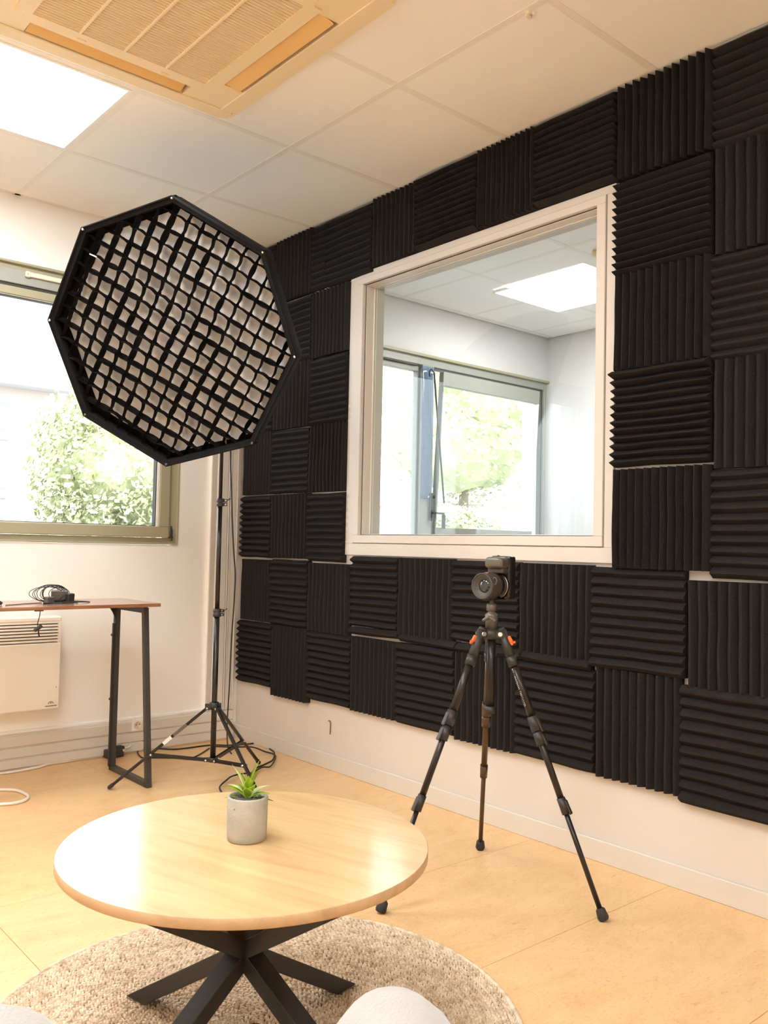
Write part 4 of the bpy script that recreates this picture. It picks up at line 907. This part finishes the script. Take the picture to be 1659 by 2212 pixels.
# ------------------------------------------------------------------ rug
RC = (-1.352, -2.312); RRg = 0.536
rg = thing('rug', 'round braided beige jute rug under the coffee table', 'rug', (RC[0], RC[1], 0))
part('backing', 'rugbase', rg, lambda bm: cyl(bm, (RC[0], RC[1], 0.0008), (RC[0], RC[1], 0.005), RRg-0.004, seg=96))
part('edge_binding', 'rug', rg, lambda bm: tube(bm, [(RC[0]+RRg*math.cos(2*PI*k/96), RC[1]+RRg*math.sin(2*PI*k/96), 0.0065) for k in range(97)], 0.0058, 8))
def braid():
    vs = []; fs = []; rr = random.Random(2)
    tmpl_v = []; nu, nv = 6, 4
    r = RRg-0.012
    while r > 0.008:
        n = max(4, int(2*PI*r/0.0120)); ph = rr.uniform(0, 1)
        for lane in (0, 1):
            for k in range(n):
                th = 2*PI*(k+ph+0.5*lane)/n + rr.uniform(-0.0012, 0.0012)/max(r, 0.05)
                rad = r + (0.0038 if lane else -0.0038) + rr.uniform(-0.0006, 0.0006)
                c_ = Vector((RC[0]+rad*math.cos(th), RC[1]+rad*math.sin(th), 0.0062+rr.uniform(-0.0008, 0.0012)))
                td = Vector((-math.sin(th), math.cos(th), 0)); nd = Vector((math.cos(th), math.sin(th), 0))
                sl_ = 0.55 if lane else -0.55; sl_ += rr.uniform(-0.25, 0.25)
                ax_ = (td*math.cos(sl_) + nd*math.sin(sl_)); bx_ = Vector((-ax_.y, ax_.x, 0))
                la, lb, lc = 0.0088*rr.uniform(0.8, 1.15), 0.0036*rr.uniform(0.8, 1.15), 0.0068*rr.uniform(0.7, 1.2)
                base = len(vs)
                # half ellipsoid, 5 x 3
                pts = [(-1, 0, 0), (1, 0, 0)]
                vs.append(c_ - ax_*la - Vector((0, 0, 0.002))); vs.append(c_ + ax_*la - Vector((0, 0, 0.002)))
                for s_ in (-0.5, 0.5):
                    for w_, h_ in ((-1, 0), (-0.62, 0.78), (0.62, 0.78), (1, 0)):
                        q = c_ + ax_*la*s_ + bx_*lb*w_*0.95; q.z = c_.z - 0.002 + lc*h_ + (0.0008 if s_ > 0 else 0); vs.append(q)
                a = base+2; b = base+6
                fs += [(base, a, a+1), (base, a+1, a+2), (base, a+2, a+3), (a, b, b+1, a+1), (a+1, b+1, b+2, a+2), (a+2, b+2, b+3, a+3), (base+1, b+1, b), (base+1, b+2, b+1), (base+1, b+3, b+2)]
        r -= 0.0158
    me = bpy.data.meshes.new('braid'); me.from_pydata([tuple(v) for v in vs], [], fs); me.update(); me.materials.append(MT['rug'])
    for p in me.polygons: p.use_smooth = True
    o = bpy.data.objects.new('braid', me); C.objects.link(o); attach(o, rg); o['kind'] = 'stuff'
braid()

# ------------------------------------------------------------------ coffee table
CX, CY, CR, CZ = -1.4234, -2.3777, 0.3449, 0.400
ct = thing('coffee_table', 'round pale oak coffee table with crossed black metal legs', 'coffee table', (CX, CY, 0))
bm = B(); lathe(bm, [(0.0001, CZ-0.0009), (CR-0.0018, CZ-0.0009)], (CX, CY, 0), seg=128); bm.free()
def top(bm):
    lathe(bm, [(CR-0.002, CZ-0.019), (CR, CZ-0.017), (CR, CZ-0.0010), (CR-0.0010, CZ)], (CX, CY, 0), seg=128)
    for f in bm.faces: f.smooth = len(f.verts) == 4
    for f in bm.faces:
        if all(abs(v.co.z-CZ) < 1e-5 for v in f.verts): f.material_index = 1
part('tabletop', ['oake', 'oak'], ct, top)
zl = 0.012
for k, a in enumerate((101.6, 13.5, 281.6, 193.5)):
    a = math.radians(a); d = Vector((math.cos(a), math.sin(a), 0))
    f_ = Vector((CX, CY, zl+0.001)) + d*0.300; tpp = Vector((CX, CY, CZ-0.019)) - d*0.300
    def legf(bm):
        u = (f_-tpp).normalized(); s_ = Vector((-d.y, d.x, 0)); hw = 0.020; hh = 0.030
        # parallelogram section cut flat at floor and underside
        va = [f_ + s_*hw*i_ + d*hh*j_ for i_, j_ in ((-1, -1), (1, -1), (1, 1), (-1, 1))]; vb = [tpp + s_*hw*i_ + d*hh*j_ for i_, j_ in ((-1, -1), (1, -1), (1, 1), (-1, 1))]
        A = [bm.verts.new(v) for v in va]; Bv = [bm.verts.new(v) for v in vb]
        bm.faces.new(A); bm.faces.new(Bv[::-1])
        for i_ in range(4): bm.faces.new((A[i_], A[(i_+1) % 4], Bv[(i_+1) % 4], Bv[i_]))
        bmesh.ops.bevel(bm, geom=bm.edges[:], offset=0.0012, segments=1, affect='EDGES')
    part('leg', 'blk', ct, legf)
# ------------------------------------------------------------------ potted succulent
PX, PY = -1.4165, -2.3650
pt_ = thing('potted_succulent', 'small green artificial succulent in a round concrete pot on the coffee table', 'potted plant', (PX, PY, CZ))
part('pot', 'conc', pt_, lambda bm: lathe(bm, [(0.001, 0.0), (0.0345, 0.0), (0.0372, 0.003), (0.0382, 0.012), (0.0392, 0.0805), (0.0385, 0.0825), (0.0350, 0.0830), (0.0338, 0.0815), (0.0335, 0.070), (0.001, 0.070)], (PX, PY, CZ), seg=56))
part('gravel', 'gravel', pt_, lambda bm: (lathe(bm, [(0.0335, 0.0740), (0.02, 0.0775), (0.001, 0.078)], (PX, PY, CZ), seg=24), [bmesh.ops.create_icosphere(bm, subdivisions=1, radius=0.0032, matrix=T((PX+0.031*math.sqrt(rnd.random())*math.cos(q), PY+0.031*math.sqrt(rnd.random())*math.sin(q), CZ+0.0765))) for q in [rnd.uniform(0, 6.28) for _ in range(60)]]))
def leaf(base_z, az_, elev, ln, wd, m, bend=0.6):
    wd *= 1.3; ln *= 1.04
    d = Vector((math.cos(az_), math.sin(az_), 0)); s_ = Vector((-d.y, d.x, 0)); bm = B(); n = 9; rows = []
    p = Vector((PX, PY, base_z)) + d*0.004; e = elev
    for i in range(n+1):
        t = i/n; wv = wd*(0.55+0.45*math.sin(PI*min(1, t*1.35)))*(1 if t < 0.55 else max(0.0, 1-((t-0.55)/0.45)**1.6)) + 0.0002
        up = Vector((0, 0, 1))*math.cos(e) - d*math.sin(e)
        rows.append([bm.verts.new(p - s_*wv + up*wv*0.45), bm.verts.new(p - s_*wv*0.5 + up*wv*0.1), bm.verts.new(p), bm.verts.new(p + s_*wv*0.5 + up*wv*0.1), bm.verts.new(p + s_*wv + up*wv*0.45)])
        p = p + (d*math.cos(e) + Vector((0, 0, 1))*math.sin(e))*(ln/n); e -= bend/n
    for i in range(n):
        for j in range(4): bm.faces.new((rows[i][j], rows[i+1][j], rows[i+1][j+1], rows[i][j+1])).smooth = True
    bmesh.ops.solidify(bm, geom=bm.faces[:], thickness=0.0009)
    obj('leaf', bm, m, pt_)
# view-independent azimuths: image right is about -41 deg, towards camera about 229 deg
IR = math.radians(-41); TW = math.radians(229)
Ls = [(0.072, IR+0.1, 0.35, 0.046, 0.0065, 'leaf'), (0.072, IR+PI-0.2, 0.40, 0.046, 0.0065, 'leaf'), (0.071, TW+0.5, 0.22, 0.036, 0.0065, 'leaf'), (0.071, TW-0.5, 0.22, 0.038, 0.0062, 'leafd'), (0.071, TW+1.1, 0.18, 0.036, 0.006, 'leafd'),
      (0.071, TW-1.15, 0.2, 0.038, 0.006, 'leaf'), (0.073, TW+PI, 0.4, 0.036, 0.006, 'leafd'), (0.073, TW+PI-0.8, 0.4, 0.038, 0.006, 'leaf'), (0.080, IR+0.5, 0.75, 0.046, 0.0062, 'leafp'), (0.079, IR-0.25, 0.62, 0.044, 0.006, 'leaf'),
      (0.080, IR+PI+0.2, 0.80, 0.050, 0.006, 'leaf'), (0.081, IR+PI-0.5, 0.70, 0.050, 0.006, 'leafp'), (0.082, TW, 1.05, 0.030, 0.0072, 'leaf'), (0.083, TW+0.8, 1.1, 0.036, 0.0065, 'leaf'), (0.083, TW-0.7, 1.1, 0.038, 0.0065, 'leaf'),
      (0.090, IR+PI-0.1, 1.22, 0.058, 0.0062, 'leafp'), (0.090, IR+0.0, 1.30, 0.050, 0.0070, 'leaf'), (0.093, IR+0.4, 1.42, 0.060, 0.0065, 'leaf'), (0.095, IR+PI+0.5, 1.45, 0.040, 0.0058, 'leaf'), (0.092, TW+0.2, 1.35, 0.036, 0.0065, 'leaf')]
for z_, a_, e_, l_, w_, m_ in Ls: leaf(CZ+z_-0.002, a_, e_, l_, w_, m_, bend=0.75 if e_ < 1.0 else 0.35)
part('stem', 'leafd', pt_, lambda bm: cyl(bm, (PX, PY, CZ+0.070), (PX, PY, CZ+0.100), 0.006, 0.004, seg=12))

# ------------------------------------------------------------------ pale armchairs right below the viewer
def armchair(tipc, ang, side, label, aw=0.12):
    """tip of one arm at tipc; ang = facing direction; side = +1 if the chair body lies to the right of that arm"""
    f = Vector((math.cos(ang), math.sin(ang), 0)); r = Vector((f.y, -f.x, 0))*side; tip = Vector((tipc[0], tipc[1], 0))
    W_ = 0.58; D_ = 0.60; hA = tipc[2]
    cen = tip + r*(W_/2) - f*(D_/2)
    t = thing('armchair', label, 'armchair', (cen.x, cen.y, 0))
    def armf(bm, c_):
        # round-ended padded arm: stadium section swept backwards
        n = 18; rows = []
        for i in range(n+1):
            s_ = i/n; back = -f*(D_*s_)
            rr_ = aw/2*(math.sqrt(max(0.0, 1-(1-min(1, s_/0.16))**2))) ; rr_ = max(rr_, 0.002)
            zt_ = hA - aw/2 + rr_*1.0
            sec = []
            for k in range(13):
                q = PI*k/12; sec.append(c_ + back + r*(rr_*math.cos(q)) + Vector((0, 0, hA-aw/2+rr_*math.sin(q))))
            sec = [c_ + back + r*rr_ + Vector((0, 0, 0.14+0.02*(1-rr_/(aw/2))))] + sec + [c_ + back - r*rr_ + Vector((0, 0, 0.14+0.02*(1-rr_/(aw/2))))]
            rows.append([bm.verts.new(p) for p in sec])
        for i in range(n):
            for k in range(len(rows[0])-1): bm.faces.new((rows[i][k], rows[i+1][k], rows[i+1][k+1], rows[i][k+1])).smooth = True
            bm.faces.new((rows[i][0], rows[i][-1], rows[i+1][-1], rows[i+1][0]))
        bm.faces.new(rows[0]); bm.faces.new(rows[-1][::-1])
    part('arm', 'uph', t, lambda bm: armf(bm, tip)); part('arm', 'uph', t, lambda bm: armf(bm, tip + r*(W_-aw)))
    mid = tip + r*((W_-aw)/2)
    def orient_box(bm, c_, sx_, sy_, z0, z1, bev):
        m3 = Matrix((r, f, Vector((0, 0, 1)))).transposed()
        box(bm, Vector((c_.x-sx_/2, c_.y-sy_/2, z0)), Vector((c_.x+sx_/2, c_.y+sy_/2, z1)), rot=m3, bevel=bev, seg=4)
    part('seat_cushion', 'uph', t, lambda bm: orient_box(bm, mid-f*0.25, W_-2*aw+0.01, 0.42, 0.26, 0.40, 0.04), True)
    part('backrest', 'uph', t, lambda bm: orient_box(bm, mid-f*(D_-0.05), W_-0.02, 0.11, 0.14, 0.70, 0.05), True)
    for a_, b_ in ((0.06, 0.06), (0.06, D_-0.06), (W_-aw-0.0, 0.06), (W_-aw-0.0, D_-0.06)):
        p = tip + r*(a_-0.05) - f*b_
        part('leg', 'oake', t, lambda bm: cyl(bm, (p.x, p.y, 0.0), (p.x, p.y, 0.16), 0.012, 0.018, seg=14))
armchair((-1.800, -3.215, 0.600), math.radians(52), 1, 'pale upholstered armchair whose rounded arm shows at the bottom right of the table legs')
armchair((-2.065, -3.025, 0.600), math.radians(52), -1, 'pale upholstered armchair with one arm showing in the bottom left corner', 0.18)

# ------------------------------------------------------------------ outside
gr = struct(bx('ground', 'ground', None, (-40, 0.3, -0.62), (70, 60, -0.60)))
bl = thing('apartment_block', 'pale pink apartment block seen through the left window', 'building', (2, 24, -0.6))
bx('wall', 'facade', bl, (-14, 22.0, -0.6), (8.6, 30, 5.30)); bx('roof', 'roof', bl, (-14.4, 21.3, 5.30), (9.0, 30.4, 5.75))
for cxw, z0, z1 in ((5.05, 3.78, 4.86), (6.84, 3.82, 4.84), (5.05, 2.12, 3.12), (6.86, 2.20, 3.16), (3.2, 3.78, 4.86), (3.2, 2.12, 3.12), (1.4, 3.78, 4.86), (1.4, 2.12, 3.12), (-0.6, 3.78, 4.86), (-0.6, 2.12, 3.12)):
    wd = 0.55 if cxw > 6 else 1.3
    wn = bx('window', 'bwin', bl, (cxw-wd/2, 21.95, z0), (cxw+wd/2, 22.02, z1)); wn2 = bx('pane', 'roof', bl, (cxw-wd/2+0.07, 21.93, z0+0.30), (cxw+wd/2-0.07, 21.96, z1-0.08))
sh = thing('shelter', 'white arched shelter with a mauve panel outside the left window', 'shelter', (8.9, 21, -0.6))
def arch(bm):
    pts = [(7.75, 20.5, -0.6), (7.75, 20.5, 2.25), (8.6, 20.5, 2.42), (9.6, 20.5, 2.40), (10.3, 20.5, 2.30), (10.3, 20.5, -0.6)]
    tube(bm, pts, 0.07, 6)
part('arch', 'white', sh, arch); bx('panel', 'mauve', sh, (7.82, 20.5, -0.6), (10.2, 20.6, 2.22))
def tree(x, y, z, r, hgt, label, group=None, seed=0):
    t = thing('tree', label, 'tree', (x, y, -0.6), group)
    part('trunk', 'bark', t, lambda bm: cyl(bm, (x, y, -0.6), (x, y, z), 0.22, 0.12, seg=12))
    rr = random.Random(seed); bm = B()
    for k in range(16):
        v = Vector((rr.gauss(0, 1), rr.gauss(0, 1), rr.gauss(0, 1))); v.normalize(); v *= r*0.48*rr.random()**0.4
        q_ = bmesh.ops.create_icosphere(bm, subdivisions=3, radius=r*rr.uniform(0.32, 0.45), matrix=T((x+v.x, y+v.y, z+v.z*hgt/r)))
        for vv in q_['verts']: vv.co += (vv.co-Vector((x, y, z))).normalized()*noise.noise(vv.co*3.0)*0.25*r*0.4
    for k in range(9000):
        v = Vector((rr.gauss(0, 1), rr.gauss(0, 1), rr.gauss(0, 1))); v.normalize(); v *= r*(0.55+0.45*rr.random())
        p = Vector((x+v.x, y+v.y, z+v.z*hgt/r)); s_ = 0.075*rr.uniform(0.7, 1.4)
        a = Vector((rr.uniform(-1, 1), rr.uniform(-1, 1), rr.uniform(-1, 1))).normalized(); b = a.orthogonal().normalized()
        c_ = a.cross(b)
        q = [p+a*s_, p+b*s_*0.7, p-a*s_, p-b*s_*0.7]
        vs = [bm.verts.new(k_) for k_ in q]; bm.faces.new(vs)
    o = obj('foliage', bm, 'tree', t, recalc=False); o['kind'] = 'stuff'
tree(6.2, 15.5, 2.7, 2.1, 2.4, 'pale leafy tree in front of the apartment block, outside the left window', seed=1)
tree(3.6, 13.5, 0.4, 0.8, 0.8, 'low bushy tree at the foot of the apartment block', seed=5)
tree(19.2, 17.0, 5.6, 3.5, 3.3, 'large tree filling the next room window outside', seed=2)
tree(14.6, 12.6, 0.9, 1.3, 1.2, 'rounded shrub outside the left part of the next room window', seed=3)
tree(27.0, 18.0, 0.7, 2.2, 1.4, 'low shrub tree outside the next room window beside the pale roof', seed=4)
hs = thing('low_house', 'low white house with a sloping pale roof outside the next room window', 'house', (27, 24, -0.6))
bx('wall', 'facade', hs, (24.5, 22.5, -0.6), (34, 28, 2.9))
part('roof', 'roof', hs, lambda bm: (beam(bm, (24.2, 22.0, 2.9), (24.2, 22.0, 2.9001), 0.1, 0.1), [bm.faces.new([bm.verts.new(p) for p in q]) for q in (((24.2, 22.0, 3.3), (34.3, 22.0, 3.3), (33.0, 25.2, 4.9), (25.8, 25.2, 4.9)), ((24.2, 22.0, 3.3), (25.8, 25.2, 4.9), (24.2, 28.4, 3.3)), ((24.2, 28.4, 3.3), (25.8, 25.2, 4.9), (33.0, 25.2, 4.9), (34.3, 28.4, 3.3)))]))
bx('fascia', 'white', hs, (24.2, 21.95, 2.9), (34.3, 28.4, 3.3))
